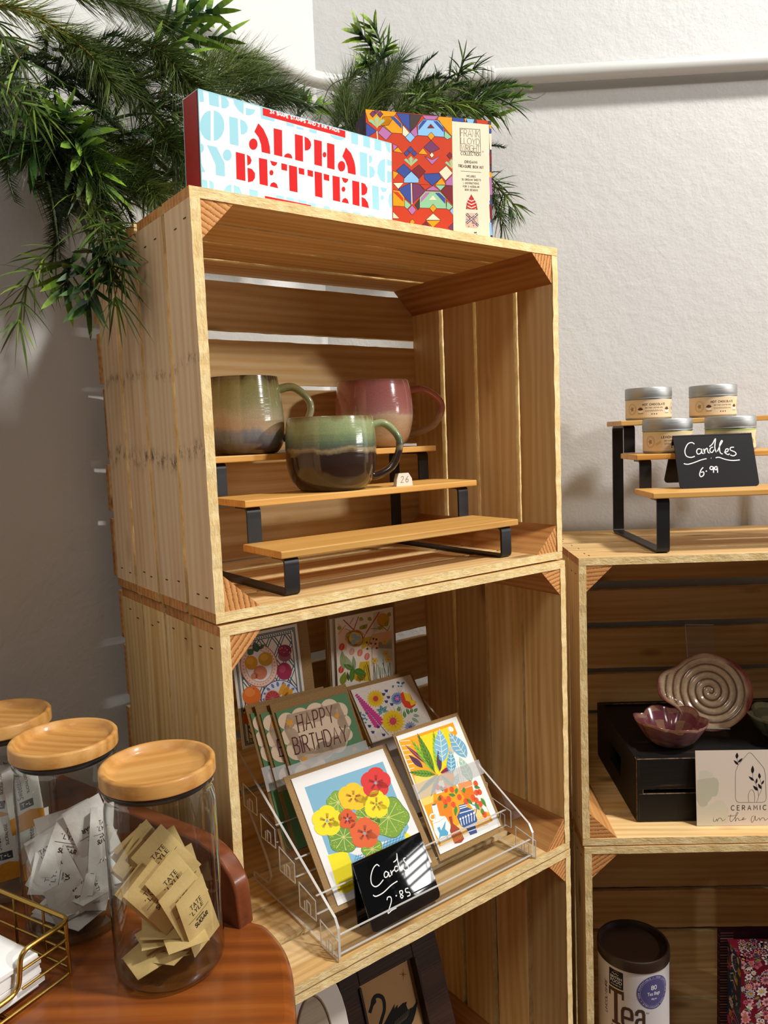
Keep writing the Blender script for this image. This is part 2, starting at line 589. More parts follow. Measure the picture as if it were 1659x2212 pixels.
# ------------------------------------------------------------------ flat print work: shapes are drawn on a card's own face
def homog(src, dst):
    A, b = [], []
    for (x, y), (u, v) in zip(src, dst):
        A += [[x, y, 1, 0, 0, 0, -u * x, -u * y], [0, 0, 0, x, y, 1, -v * x, -v * y]]
        b += [u, v]
    h = np.linalg.solve(np.array(A, float), np.array(b, float))
    return np.append(h, 1).reshape(3, 3)

def arc(cx, cy, rx, ry, a0, a1, n=12):
    return [(cx + rx * math.cos(R(a0 + (a1 - a0) * k / n)), cy + ry * math.sin(R(a0 + (a1 - a0) * k / n))) for k in range(n + 1)]

STROKES = {
 'A': (.72, [[(0, 0), (.36, 1), (.72, 0)], [(.13, .36), (.59, .36)]]),
 'B': (.6, [[(0, 0), (0, 1), (.32, 1), (.5, .9), (.5, .64), (.32, .53), (0, .53)], [(.32, .53), (.56, .42), (.56, .12), (.34, 0), (0, 0)]]),
 'C': (.72, [arc(.4, .5, .4, .5, 45, 315, 16)]),
 'D': (.66, [[(0, 0), (0, 1), (.25, 1)] + arc(.25, .5, .41, .5, 90, -90, 12) + [(0, 0)]]),
 'E': (.52, [[(.52, 1), (0, 1), (0, 0), (.52, 0)], [(0, .52), (.42, .52)]]),
 'F': (.5, [[(.5, 1), (0, 1), (0, 0)], [(0, .52), (.4, .52)]]),
 'G': (.78, [arc(.4, .5, .4, .5, 45, 360, 18) + [(.45, .5)]]),
 'H': (.62, [[(0, 0), (0, 1)], [(.62, 0), (.62, 1)], [(0, .52), (.62, .52)]]),
 'I': (.06, [[(.03, 0), (.03, 1)]]),
 'J': (.4, [[(.4, 1), (.4, .2), (.3, .02), (.1, .02), (0, .2)]]),
 'K': (.6, [[(0, 0), (0, 1)], [(.56, 1), (0, .45)], [(.17, .6), (.6, 0)]]),
 'L': (.5, [[(0, 1), (0, 0), (.5, 0)]]),
 'M': (.78, [[(0, 0), (.04, 1), (.39, .35), (.74, 1), (.78, 0)]]),
 'N': (.64, [[(0, 0), (0, 1), (.64, 0), (.64, 1)]]),
 'O': (.84, [arc(.42, .5, .42, .5, 0, 360, 20)]),
 'P': (.54, [[(0, 0), (0, 1), (.3, 1)] + arc(.3, .74, .24, .26, 90, -90, 8) + [(0, .48)]]),
 'R': (.58, [[(0, 0), (0, 1), (.3, 1)] + arc(.3, .74, .24, .26, 90, -90, 8) + [(0, .48)], [(.26, .48), (.58, 0)]]),
 'S': (.54, [[(.5, .85), (.38, .98), (.16, .98), (.04, .84), (.06, .66), (.2, .55), (.4, .47), (.52, .34), (.52, .16), (.38, .02), (.14, .02), (0, .16)]]),
 'T': (.6, [[(0, 1), (.6, 1)], [(.3, 1), (.3, 0)]]),
 'U': (.62, [[(0, 1), (0, .3)] + arc(.31, .3, .31, .3, 180, 360, 10) + [(.62, 1)]]),
 'V': (.68, [[(0, 1), (.34, 0), (.68, 1)]]),
 'W': (.96, [[(0, 1), (.24, 0), (.48, .9), (.72, 0), (.96, 1)]]),
 'X': (.62, [[(0, 0), (.62, 1)], [(0, 1), (.62, 0)]]),
 'Y': (.66, [[(0, 1), (.33, .48), (.66, 1)], [(.33, .48), (.33, 0)]]),
 'Z': (.6, [[(0, 1), (.6, 1), (0, 0), (.6, 0)]]),
 '0': (.56, [arc(.28, .5, .28, .5, 0, 360, 16)]),
 '1': (.2, [[(0, .8), (.18, 1), (.18, 0)]]),
 '2': (.54, [[(.02, .78), (.1, .95), (.3, 1), (.48, .9), (.5, .7), (.4, .5), (0, 0), (.54, 0)]]),
 '3': (.5, [[(.02, .9), (.2, 1), (.42, .92), (.46, .72), (.22, .54), (.5, .4), (.5, .14), (.26, 0), (0, .1)]]),
 '4': (.58, [[(.42, 0), (.42, 1), (0, .3), (.58, .3)]]),
 '5': (.52, [[(.46, 1), (.08, 1), (.03, .56), (.26, .62), (.46, .5), (.5, .28), (.38, .05), (.16, 0), (0, .1)]]),
 '9': (.52, [[(.5, .72), (.4, .5), (.16, .48), (.03, .68), (.12, .94), (.34, 1), (.49, .84), (.46, .4), (.2, 0)]]),
 'Q': (.84, [arc(.42, .5, .42, .5, 0, 360, 20), [(.55, .25), (.84, -.05)]]),
 '6': (.52, [[(.44, 1), (.1, .6), (.02, .28), (.16, .03), (.38, .03), (.5, .22), (.46, .44), (.28, .54), (.08, .4)]]),
 '7': (.54, [[(0, 1), (.54, 1), (.18, 0)]]),
 '8': (.5, [arc(.25, .75, .2, .25, -90, 270, 12), arc(.25, .26, .25, .26, 90, 450, 12)]),
 '%': (.7, [[(.05, 0), (.65, 1)], arc(.13, .82, .12, .16, 0, 360, 8), arc(.57, .18, .12, .16, 0, 360, 8)]),
 '+': (.5, [[(0, .5), (.5, .5)], [(.25, .25), (.25, .75)]]),
 '|': (.06, [[(.03, -.1), (.03, 1)]]), '.': (.08, [[(.02, 0), (.06, .04)]]), '&': (.6, [[(.6, 0), (.12, .78), (.2, .98), (.4, .98), (.42, .78), (.04, .3), (.1, .04), (.36, .02), (.58, .4)]]),
 ' ': (.36, []),
}
_bf = {}
def bfont(s):
    """outline text in the built-in face as flat polygons, one em high"""
    if s not in _bf:
        cu = bpy.data.curves.new('lettering', 'FONT')
        cu.body = s
        o = bpy.data.objects.new('lettering', cu)
        COL.objects.link(o)
        dg = bpy.context.evaluated_depsgraph_get()
        me = o.evaluated_get(dg).to_mesh()
        polys = [[(me.vertices[i].co.x, me.vertices[i].co.y) for i in p.vertices] for p in me.polygons]
        o.evaluated_get(dg).to_mesh_clear()
        bpy.data.objects.remove(o)
        bpy.data.curves.remove(cu)
        xs = [p[0] for q in polys for p in q] or [0]
        x0 = min(xs)
        _bf[s] = ([[(x - x0, y) for x, y in q] for q in polys], max(xs) - x0)
    return _bf[s]

class Art:
    """quad: sketch coordinates of the face's TL, TR, BR, BL corners; w, h: the face's real size"""
    def __init__(s, w, h, quad=None):
        s.w, s.h = w, h
        s.H = homog(quad, [(0, h), (w, h), (w, 0), (0, 0)]) if quad else None
        s.items = []
    def p(s, q):
        if s.H is None:
            return (q[0], q[1])
        v = s.H @ np.array([q[0], q[1], 1.0])
        return (v[0] / v[2], v[1] / v[2])
    def poly(s, pts, c, k=1):
        s.items.append(([s.p(q) for q in pts], srgb(c), k)); return s
    def raw(s, pts, c, k=1):
        s.items.append((list(pts), srgb(c), k)); return s
    def ell(s, cx, cy, rx, ry, c, k=1, n=20, rot=0):
        cr, sr = math.cos(R(rot)), math.sin(R(rot))
        return s.poly([(cx + x * cr - y * sr, cy + x * sr + y * cr) for x, y in arc(0, 0, rx, ry, 0, 360, n)[:-1]], c, k)
    def line(s, pts, wd, c, k=2, smooth=0, closed=False):
        """stroke; wd is its real width"""
        if smooth:
            pts = [(q[0], q[1]) for q in spline(pts, smooth, closed)]
            if closed:
                pts.append(pts[0])
        return s.rawline([s.p(q) for q in pts], wd, c, k)
    def rawline(s, P, wd, c, k=2):
        Q = [P[0]]
        for q in P[1:]:
            if math.hypot(q[0] - Q[-1][0], q[1] - Q[-1][1]) > 1e-6:
                Q.append(q)
        if len(Q) < 2:
            return s
        L, Rr = [], []
        for i, q in enumerate(Q):
            a, b = Q[max(i - 1, 0)], Q[min(i + 1, len(Q) - 1)]
            d0 = Vector((q[0] - a[0], q[1] - a[1])); d1 = Vector((b[0] - q[0], b[1] - q[1]))
            if d0.length == 0: d0 = d1
            if d1.length == 0: d1 = d0
            d0.normalize(); d1.normalize()
            t = d0 + d1
            t = d1 if t.length < 0.2 else t.normalized()
            nn = Vector((-t.y, t.x))
            kx = min(1.6, 1 / max(0.4, nn.dot(Vector((-d0.y, d0.x)))))
            L.append((q[0] + nn.x * wd / 2 * kx, q[1] + nn.y * wd / 2 * kx)); Rr.append((q[0] - nn.x * wd / 2 * kx, q[1] - nn.y * wd / 2 * kx))
        cc = srgb(c)
        for i in range(len(Q) - 1):
            s.items.append(([L[i], Rr[i], Rr[i + 1], L[i + 1]], cc, k))
        return s
    def text(s, txt, a, b, up, wd, c, k=3, gap=.22, font=False):
        """write txt from a to b (base line ends), up: vector of the capitals' height; font: outline face instead of strokes"""
        ax, ay = b[0] - a[0], b[1] - a[1]
        if font:
            polys, tw = bfont(txt)
            for q in polys:
                s.poly([(a[0] + ax * x / tw + up[0] * y / .7, a[1] + ay * x / tw + up[1] * y / .7) for x, y in q], c, k)
            return s
        x, glyphs = 0, []
        for ch in txt:
            w, st = STROKES[ch]
            glyphs.append((x, st)); x += w + gap
        tw = x - gap
        for gx, st in glyphs:
            for pl in st:
                s.line([(a[0] + ax * (gx + u) / tw + up[0] * v, a[1] + ay * (gx + u) / tw + up[1] * v) for u, v in pl], wd, c, k)
        return s
    def emit(s, mb, fn, m=0, step=4e-5, slice_w=None, clip=True):
        for pts, c, k in s.items:
            parts = [pts]
            if clip:
                parts = [q for q in (clip_poly(pp, 0, s.w, 0, s.h) for pp in parts) if len(q) > 2]
            if slice_w:
                out = []
                for q in parts:
                    xs = [t[0] for t in q]
                    n = max(1, int(math.ceil((max(xs) - min(xs)) / slice_w)))
                    if n == 1:
                        out.append(q); continue
                    for i in range(n):
                        r = clip_poly(q, min(xs) + i * (max(xs) - min(xs)) / n, min(xs) + (i + 1) * (max(xs) - min(xs)) / n, -9, 9)
                        if len(r) > 2:
                            out.append(r)
                parts = out
            for q in parts:
                ar = sum(q[i][0] * q[(i + 1) % len(q)][1] - q[(i + 1) % len(q)][0] * q[i][1] for i in range(len(q)))
                if ar < 0:
                    q = q[::-1]
                mb.add([fn(x, y, k * step) for x, y in q], [tuple(range(len(q)))], m, c)

def clip_poly(pts, x0, x1, y0, y1):
    for ax, lim, sg in ((0, x0, 1), (0, x1, -1), (1, y0, 1), (1, y1, -1)):
        out = []
        for i in range(len(pts)):
            a, b = pts[i - 1], pts[i]
            ia, ib = sg * (a[ax] - lim) >= 0, sg * (b[ax] - lim) >= 0
            if ia != ib:
                t = (lim - a[ax]) / (b[ax] - a[ax])
                out.append((a[0] + t * (b[0] - a[0]), a[1] + t * (b[1] - a[1])))
            if ib:
                out.append(b)
        pts = out
        if not pts:
            return []
    return pts
def face_front(x, y, o):     # print on the face of a slab that stands in local XZ and looks towards -Y
    return (x, -o, y)

def slab(w, h, t, c, mb=None, m=0, r=0.0):
    """upright card: x 0..w, z 0..h, front at y = 0, back at y = t"""
    mb = mb or MB()
    mb.box(0, w, 0, t, 0, h, m, srgb(c))
    return mb

def stand(M, x, y, z, th=0.0, yaw=0.0, roll=0.0):
    """frame for a card whose lower left front corner is at x, y, z of frame M, leaning back by th"""
    return M @ T(x, y, z) @ RZ(R(yaw)) @ RX(-R(th)) @ RY(-R(roll))

# ------------------------------------------------------------------ boxes on the top crate
def stamp_box():
    w, h, d = 0.2325, 0.0905, 0.031
    root = thing('stamp_set_box', 'white box with red and blue stencil letters standing on the top crate', 'box', stand(ML, .0189, .0145, CH + 0.0012, -2.0, 2.6, -.4))
    RED, BLU = 'd50b0b', '9fd6e4'
    A = Art(w, h, [(166, 51), (1612, 459), (1617, 1081), (194, 807)])
    q = A.poly
    for pts in ([(618, 308), (655, 350), (688, 420), (703, 480), (707, 535), (643, 520), (638, 465), (620, 412), (588, 370)],
                [(732, 345), (795, 360), (797, 555), (735, 540)], arc(839, 566, 32, 36, 195, 365, 10),
                [(890, 388), (950, 403), (952, 592), (893, 578)], [(963, 407), (990, 420), (1008, 445), (1013, 470), (1005, 495), (988, 508), (965, 510)],
                [(1034, 428), (1092, 442), (1093, 627), (1036, 613)], [(1131, 453), (1186, 467), (1187, 652), (1132, 637)],
                [(1272, 487), (1310, 530), (1334, 590), (1343, 640), (1345, 690), (1287, 676), (1283, 630), (1268, 588), (1245, 553)],
                [(449, 518), (516, 535), (521, 733), (454, 718)], [(532, 538), (555, 552), (567, 580), (560, 605), (536, 620)], [(536, 635), (570, 645), (592, 675), (592, 710), (575, 735), (540, 742)],
                [(621, 562), (683, 575), (688, 770), (627, 755)], [(705, 583), (760, 597), (752, 615), (735, 624), (718, 615)], [(703, 772), (712, 750), (733, 741), (755, 755), (765, 787)],
                [(789, 602), (832, 612), (832, 660), (790, 650)], [(846, 616), (906, 630), (910, 818), (850, 805)], [(918, 635), (960, 645), (961, 690), (920, 680)],
                [(984, 650), (1025, 660), (1026, 705), (986, 695)], [(1037, 662), (1092, 675), (1096, 858), (1041, 845)], [(1105, 680), (1146, 690), (1147, 735), (1106, 725)],
                [(1171, 694), (1225, 706), (1228, 888), (1174, 876)], [(1240, 708), (1290, 720), (1283, 740), (1266, 750), (1250, 738)], [(1240, 890), (1248, 868), (1266, 858), (1285, 872), (1293, 902)],
                [(1318, 730), (1371, 742), (1373, 920), (1321, 907)], [(1386, 745), (1415, 757), (1432, 790), (1428, 822), (1410, 838), (1388, 840)], [(1388, 852), (1415, 865), (1435, 895), (1443, 935), (1389, 922)],
                [(650, 192), (1268, 355), (1268, 417), (652, 250)], [(665, 842), (1010, 912), (1010, 960), (668, 880)]):
        q(pts, RED, 2)
    for cx, cy, rx, ry in ((580, 462, 32, 42), (1112, 541, 14, 20), (1239, 626, 28, 39), (715, 672, 15, 20), (1253, 795, 14, 19)):
        A.ell(cx, cy, rx, ry, RED, 2)
    for pts in ([(172, 55), (205, 66), (213, 150), (180, 152)], [(245, 72), (322, 94), (325, 190), (252, 172)], [(338, 99), (372, 110), (398, 150), (398, 180), (375, 198), (343, 197)],
                [(428, 122), (510, 146), (507, 243), (470, 215), (440, 170)], [(525, 195), (598, 210), (580, 240), (555, 250), (525, 247)],
                [(630, 180), (652, 186), (652, 240), (742, 268), (738, 298), (638, 272)], [(825, 300), (880, 315), (890, 338), (830, 328)], [(900, 330), (955, 345), (958, 360), (905, 352)], [(1000, 350), (1055, 362), (1053, 388), (997, 374)],
                [(1150, 390), (1268, 418), (1240, 435), (1200, 430), (1165, 412)], [(1310, 370), (1362, 384), (1364, 472), (1312, 458)], [(1400, 395), (1452, 409), (1453, 495), (1402, 480)], [(1485, 420), (1535, 433), (1537, 518), (1487, 505)], [(1563, 452), (1607, 462), (1607, 540), (1580, 510)],
                arc(265, 325, 84, 112, 92, 268, 14), arc(282, 325, 82, 112, -88, 88, 14), [(400, 257), (465, 272), (470, 475), (405, 460)], [(482, 278), (520, 295), (541, 335), (535, 370), (510, 390), (487, 390)],
                [(1375, 520), (1430, 533), (1433, 710), (1378, 695)], [(1443, 540), (1465, 555), (1470, 585), (1445, 610)], [(1445, 622), (1475, 635), (1490, 665), (1482, 700), (1448, 717)],
                [(1565, 570), (1530, 585), (1508, 625), (1506, 680), (1530, 730), (1563, 750)], [(1578, 572), (1616, 590), (1616, 625), (1580, 622)], [(1580, 660), (1616, 668), (1616, 745), (1580, 750)],
                [(232, 467), (305, 482), (365, 600), (368, 700), (300, 688), (297, 610)], [(190, 600), (222, 668), (193, 665)], arc(186, 490, 26, 34, -90, 90, 8),
                [(1467, 765), (1515, 778), (1520, 952), (1470, 940)], [(1530, 780), (1580, 790), (1570, 812), (1550, 820), (1535, 805)], [(1617, 815), (1592, 840), (1588, 890), (1600, 930), (1617, 942)],
                [(190, 718), (235, 728), (240, 800), (195, 790)], [(250, 725), (275, 738), (287, 770), (282, 800), (252, 800)], [(355, 805), (380, 768), (417, 757), (417, 835), (355, 830)], [(433, 760), (475, 778), (500, 838), (495, 850), (435, 840)],
                [(548, 790), (612, 805), (615, 870), (553, 860)], [(750, 835), (808, 847), (808, 900), (752, 880)], [(825, 850), (883, 862), (880, 910), (830, 900)], [(915, 870), (975, 882), (975, 930), (920, 920)], [(990, 890), (1045, 900), (1050, 960), (995, 950)],
                [(1085, 955), (1110, 915), (1150, 925), (1162, 970)], [(1235, 945), (1290, 957), (1290, 1010), (1237, 1000)], [(1325, 960), (1382, 972), (1382, 1030), (1327, 1018)], [(1430, 980), (1484, 992), (1484, 1050), (1432, 1040)], [(1540, 1005), (1590, 1016), (1590, 1070), (1542, 1060)]):
        q(pts, BLU, 1)
    for cx, cy, rx, ry in ((385, 542, 33, 42), (1542, 857, 12, 17)):
        A.ell(cx, cy, rx, ry, BLU, 1)
    A.text('24 SHAPE STAMPS AND 2 INK PADS', (706, 234), (1222, 377), (0, -22), 0.0009, 'fff4ee', 3)
    mb = slab(w, h, d, 'f6f6f4')
    A.emit(mb, face_front)
    # light blue rim round the front face
    for x0, x1, z0, z1 in ((0, w, h - .0008, h), (0, .0008, 0, h)):
        mb.box(x0, x1, -1e-4, .002, z0, z1 + 1e-4, 0, srgb(BLU))
    obj('lid', mb, PRINT, root)
    ms = MB().box(-.0006, 0, .0015, d - .001, .0, h - .001, 0, srgb('a00c10'))
    ms.box(-.0006, 0, d - .001, d, 0, h, 0, srgb(BLU))
    obj('side_panel', ms, GLOSS, root, label='red end of the box')
stamp_box()

def origami_box():
    w, h, d = 0.1609, 0.1482, 0.045
    root = thing('origami_kit_box', 'box with multicoloured geometric pattern and a cream panel on the top crate', 'box', stand(ML, .2628, .0848, CH + 0.0012, -1.0, -19.9, -.3))
    A = Art(w, h, [(54, 38), (1555, 178), (1573, 1658), (101, 1596)])
    RD, OR, BL, PU, GR, LB, CR, MA, GY, PK = 'c9401f', 'efa013', '3c4f9c', '763b63', '93cba0', '8cc3f0', 'ece2c4', '7d2830', '4a3a38', 'b873ad'
    A.poly([(40, 20), (1090, 60), (1110, 1650), (60, 1620)], RD, 1)
    def tri(cx, cy, r, hh, c, k=2):
        A.poly([(cx - r, cy), (cx, cy - hh), (cx + r, cy)], c, k)
    def dia(cx, cy, r, hh, c, k=2):
        A.poly([(cx - r, cy), (cx, cy - hh), (cx + r, cy), (cx, cy + hh)], c, k)
        A.line([(cx - r, cy), (cx, cy - hh), (cx + r, cy), (cx, cy + hh), (cx - r, cy)], .0004, '2c2030', k + 1)
    blocks = [([(40, 30), (430, 70), (330, 230), (200, 240), (90, 190)], OR), ([(420, 80), (580, 95), (585, 300), (490, 200)], BL), ([(585, 95), (730, 110), (670, 220), (585, 310)], GY),
              ([(730, 110), (930, 120), (880, 170), (770, 160)], PK), ([(930, 125), (1090, 135), (1085, 360), (1000, 260), (910, 160)], OR), ([(60, 200), (190, 300), (110, 350), (60, 380)], BL),
              ([(260, 130), (410, 120), (500, 220), (495, 330), (360, 320), (230, 220)], OR), ([(495, 220), (580, 320), (530, 370), (495, 340)], CR), ([(590, 310), (660, 240), (680, 350), (640, 370)], PK),
              ([(680, 350), (680, 230), (740, 160), (930, 170), (990, 260), (995, 370)], LB), ([(1000, 290), (1085, 370), (1030, 400), (995, 370)], GR), ([(200, 320), (270, 230), (370, 325), (300, 410)], PK),
              ([(380, 450), (440, 480), (385, 540)], PK), ([(750, 490), (835, 410), (940, 510), (830, 560)], PU), ([(380, 540), (440, 490), (500, 560)], OR), ([(680, 570), (740, 500), (800, 580)], OR),
              ([(760, 600), (850, 640), (940, 600), (850, 700)], PK), ([(420, 770), (510, 690), (600, 770), (520, 860)], BL), ([(605, 770), (690, 700), (770, 780), (690, 870)], MA), ([(750, 810), (930, 800), (960, 860), (850, 950), (760, 870)], BL),
              ([(930, 790), (1020, 710), (1095, 800), (1010, 890)], CR), ([(380, 770), (450, 800), (385, 880)], OR), ([(510, 915), (515, 860), (600, 780), (690, 865), (690, 915)], LB), ([(885, 940), (960, 850), (1015, 940)], OR),
              ([(1010, 900), (1095, 820), (1100, 950), (1015, 945)], PK), ([(380, 915), (510, 915), (445, 990)], CR), ([(445, 990), (600, 910), (610, 1170), (520, 1090)], BL), ([(615, 920), (700, 935), (760, 1010), (700, 1080), (615, 1160)], PU),
              ([(700, 935), (840, 940), (770, 1005)], RD), ([(770, 1005), (860, 950), (945, 1010)], PK), ([(880, 940), (1010, 945), (950, 1010)], GR), ([(950, 1010), (1015, 950), (1105, 950), (1105, 1190), (1020, 1090)], MA),
              ([(380, 1000), (460, 1010), (520, 1090), (520, 1200), (380, 1190)], OR), ([(520, 1110), (600, 1180), (550, 1230), (520, 1200)], GR), ([(640, 1180), (695, 1110), (700, 1215), (680, 1240)], GY),
              ([(700, 1215), (700, 1090), (770, 1015), (945, 1020), (1010, 1090), (1020, 1225)], GR), ([(1025, 1130), (1100, 1200), (1050, 1240), (1020, 1225)], GR), ([(1060, 1250), (1105, 1200), (1105, 1310)], LB),
              ([(380, 1340), (380, 1260), (460, 1340)], CR), ([(770, 1360), (860, 1280), (950, 1360)], CR), ([(775, 1365), (950, 1365), (860, 1450)], OR), ([(700, 1440), (775, 1375), (830, 1450)], MA), ([(1040, 1450), (1100, 1390), (1100, 1500)], PU)]
    for pts, c in blocks:
        A.poly(pts, c, 2)
        A.line(pts + [pts[0]], .00045, '2c2030', 3)
    for cx, cy, s in ((190, 230, 1.0), (597, 690, 0.85), (1080, 720, 0.8)):
        for a in (-1, 0, 1):
            A.poly([(cx, cy + 30 * s), (cx + a * 70 * s - 28 * s, cy - 75 * s + abs(a) * 20 * s), (cx + a * 70 * s, cy - 110 * s + abs(a) * 35 * s), (cx + a * 70 * s + 28 * s, cy - 75 * s + abs(a) * 20 * s)], GR, 4)
            A.line([(cx, cy + 40 * s), (cx + a * 38 * s, cy - 80 * s)], .0006, 'e9b55a', 5)
    for args in ((140, 95, 36, 40, PU), (228, 98, 36, 40, PU), (183, 62, 30, 30, PU), (587, 375, 58, 62, LB), (838, 360, 42, 48, OR), (590, 520, 38, 40, BL), (545, 565, 34, 36, BL), (636, 565, 34, 36, BL), (846, 585, 28, 34, CR), (610, 1240, 50, 60, PK), (860, 1220, 42, 50, OR), (612, 1385, 32, 38, OR), (1060, 590, 36, 40, MA)):
        dia(*args, k=4)
    for cx, cy, c in ((833, 265, MA), (858, 1120, CR)):
        tri(cx, cy, 46, 54, c, 5)
    for pts in ([(690, 290), (690, 240), (740, 170), (790, 170)], [(865, 180), (910, 180), (985, 260), (985, 310)], [(715, 1150), (715, 1100), (775, 1030), (825, 1030)], [(885, 1035), (935, 1035), (1005, 1100), (1005, 1165)], [(380, 1020), (440, 1025), (505, 1100), (505, 1140)], [(350, 130), (400, 130), (485, 215), (485, 270)]):
        A.poly(pts, random.Random(pts[0][0]).choice([RD, BL, PK]), 5)
    for x in (600, 190):
        A.line([(x, 920 if x > 300 else 300), (x + 8, 1170 if x > 300 else 400)], .0012, 'f3e4c0', 4)
    # cream panel with its lettering
    A.poly([(1085, 180), (1528, 222), (1545, 1690), (1105, 1650)], 'eee4ca', 6)
    for x0, x1, c in ((1085, 1235, BL), (1235, 1260, OR), (1260, 1350, LB), (1375, 1520, RD)):
        A.poly([(x0, 136 + (x0 - 1085) * .09), (x1, 136 + (x1 - 1085) * .09), (x1 - 12, 182 + (x1 - 1085) * .09), (x0 + 12, 182 + (x0 - 1085) * .09)], c, 7)
    for y0, y1, c in ((225, 270, OR), (270, 330, BL), (330, 520, CR), (560, 700, MA), (790, 850, OR), (850, 1060, PK), (1130, 1170, BL), (1170, 1340, MA), (1390, 1540, LB)):
        A.poly([(1530, y0), (1556, y0), (1568, y1), (1538, y1)], c, 7)
    K = '3b2c25'
    A.line([(1180, 265), (1420, 282), (1427, 555), (1187, 535), (1180, 265)], .0005, K, 8)
    A.text('FRANK', (1190, 362), (1412, 376), (0, -85), .00042, K, 8, gap=.16)
    A.text('LLOYD', (1192, 448), (1414, 466), (0, -72), .00042, K, 8, gap=.14)
    A.text('WRIGHT', (1196, 532), (1416, 548), (0, -72), .00042, K, 8, gap=.14)
    A.text('COLLECTION', (1192, 582), (1428, 598), (0, -36), .00055, K, 8)
    A.ell(1455, 545, 9, 10, K, 8); A.ell(1455, 545, 6, 7, 'eee4ca', 9)
    A.text('ORIGAMI', (1236, 680), (1384, 688), (0, -30), .0006, K, 8, gap=.4)
    A.text('TREASURE BOX KIT', (1160, 728), (1462, 750), (0, -30), .0006, K, 8, gap=.3)
    A.line([(1192, 776), (1432, 793)], .0004, K, 8)
    for t, x0, x1, y in (('INCLUDES', 1262, 1366, 848), ('78 ORIGAMI SHEETS', 1200, 1428, 890), ('+ INSTRUCTIONS', 1222, 1406, 932), ('FOR 3 MODULAR', 1218, 1410, 972), ('BOX DESIGNS', 1242, 1392, 1012)):
        A.text(t, (x0, y - 3), (x1, y + 5), (0, -22), .0004, K, 8, gap=.35)
    A.poly([(1253, 1225), (1262, 1150), (1315, 1055), (1375, 1150), (1390, 1235)], 'cc3328', 8)
    for y in (1110, 1150, 1190, 1225):
        A.line([(1268, y), (1318, y + 26), (1372, y + 2)], .0011, 'f4e3d6', 9)
    A.line([(1253, 1225), (1315, 1055), (1390, 1235), (1253, 1225)], .0004, K, 10)
    A.poly([(1252, 1275), (1395, 1278), (1405, 1430), (1385, 1458), (1265, 1448), (1245, 1425)], 'd9b9a6', 8)
    for a, b in (((1255, 1285), (1400, 1430)), ((1392, 1285), (1255, 1400))):
        A.line([a, b], .0028, '34406a', 9); A.line([a, b], .0008, 'e9dcc8', 10)
    rr = random.Random(5)
    for i in range(16):
        A.ell(1262 + rr.random() * 125, 1290 + rr.random() * 150, 7, 8, rr.choice(['c9402a', '6a7a8c', '34406a', 'efe0cc']), 11, 6)
    for i in range(14):
        A.ell(1270 + rr.random() * 120, 1505 + rr.random() * 80, 8, 9, rr.choice(['3a3036', 'c9402a', '6a7a8c', 'efe0cc']), 9, 6)
    mb = slab(w, h, d, '4a3a50')
    A.emit(mb, face_front)
    # patterned sides of the lid
    B = Art(d, h)
    for i in range(26):
        x, y = rr.random() * d, rr.random() * h
        B.raw([(x, y), (x + .014, y + .008), (x + .010, y + .018), (x - .004, y + .012)], rr.choice(['5a2a26', '34405c', GY, '8a8478', '6a5030', '3a3340', '463a4e']), 1 + i % 5)
    B.emit(mb, lambda x, y, o: (-o, d - x, y))
    B.emit(mb, lambda x, y, o: (w + o, x, y))
    obj('lid', mb, PRINT, root)
origami_box()

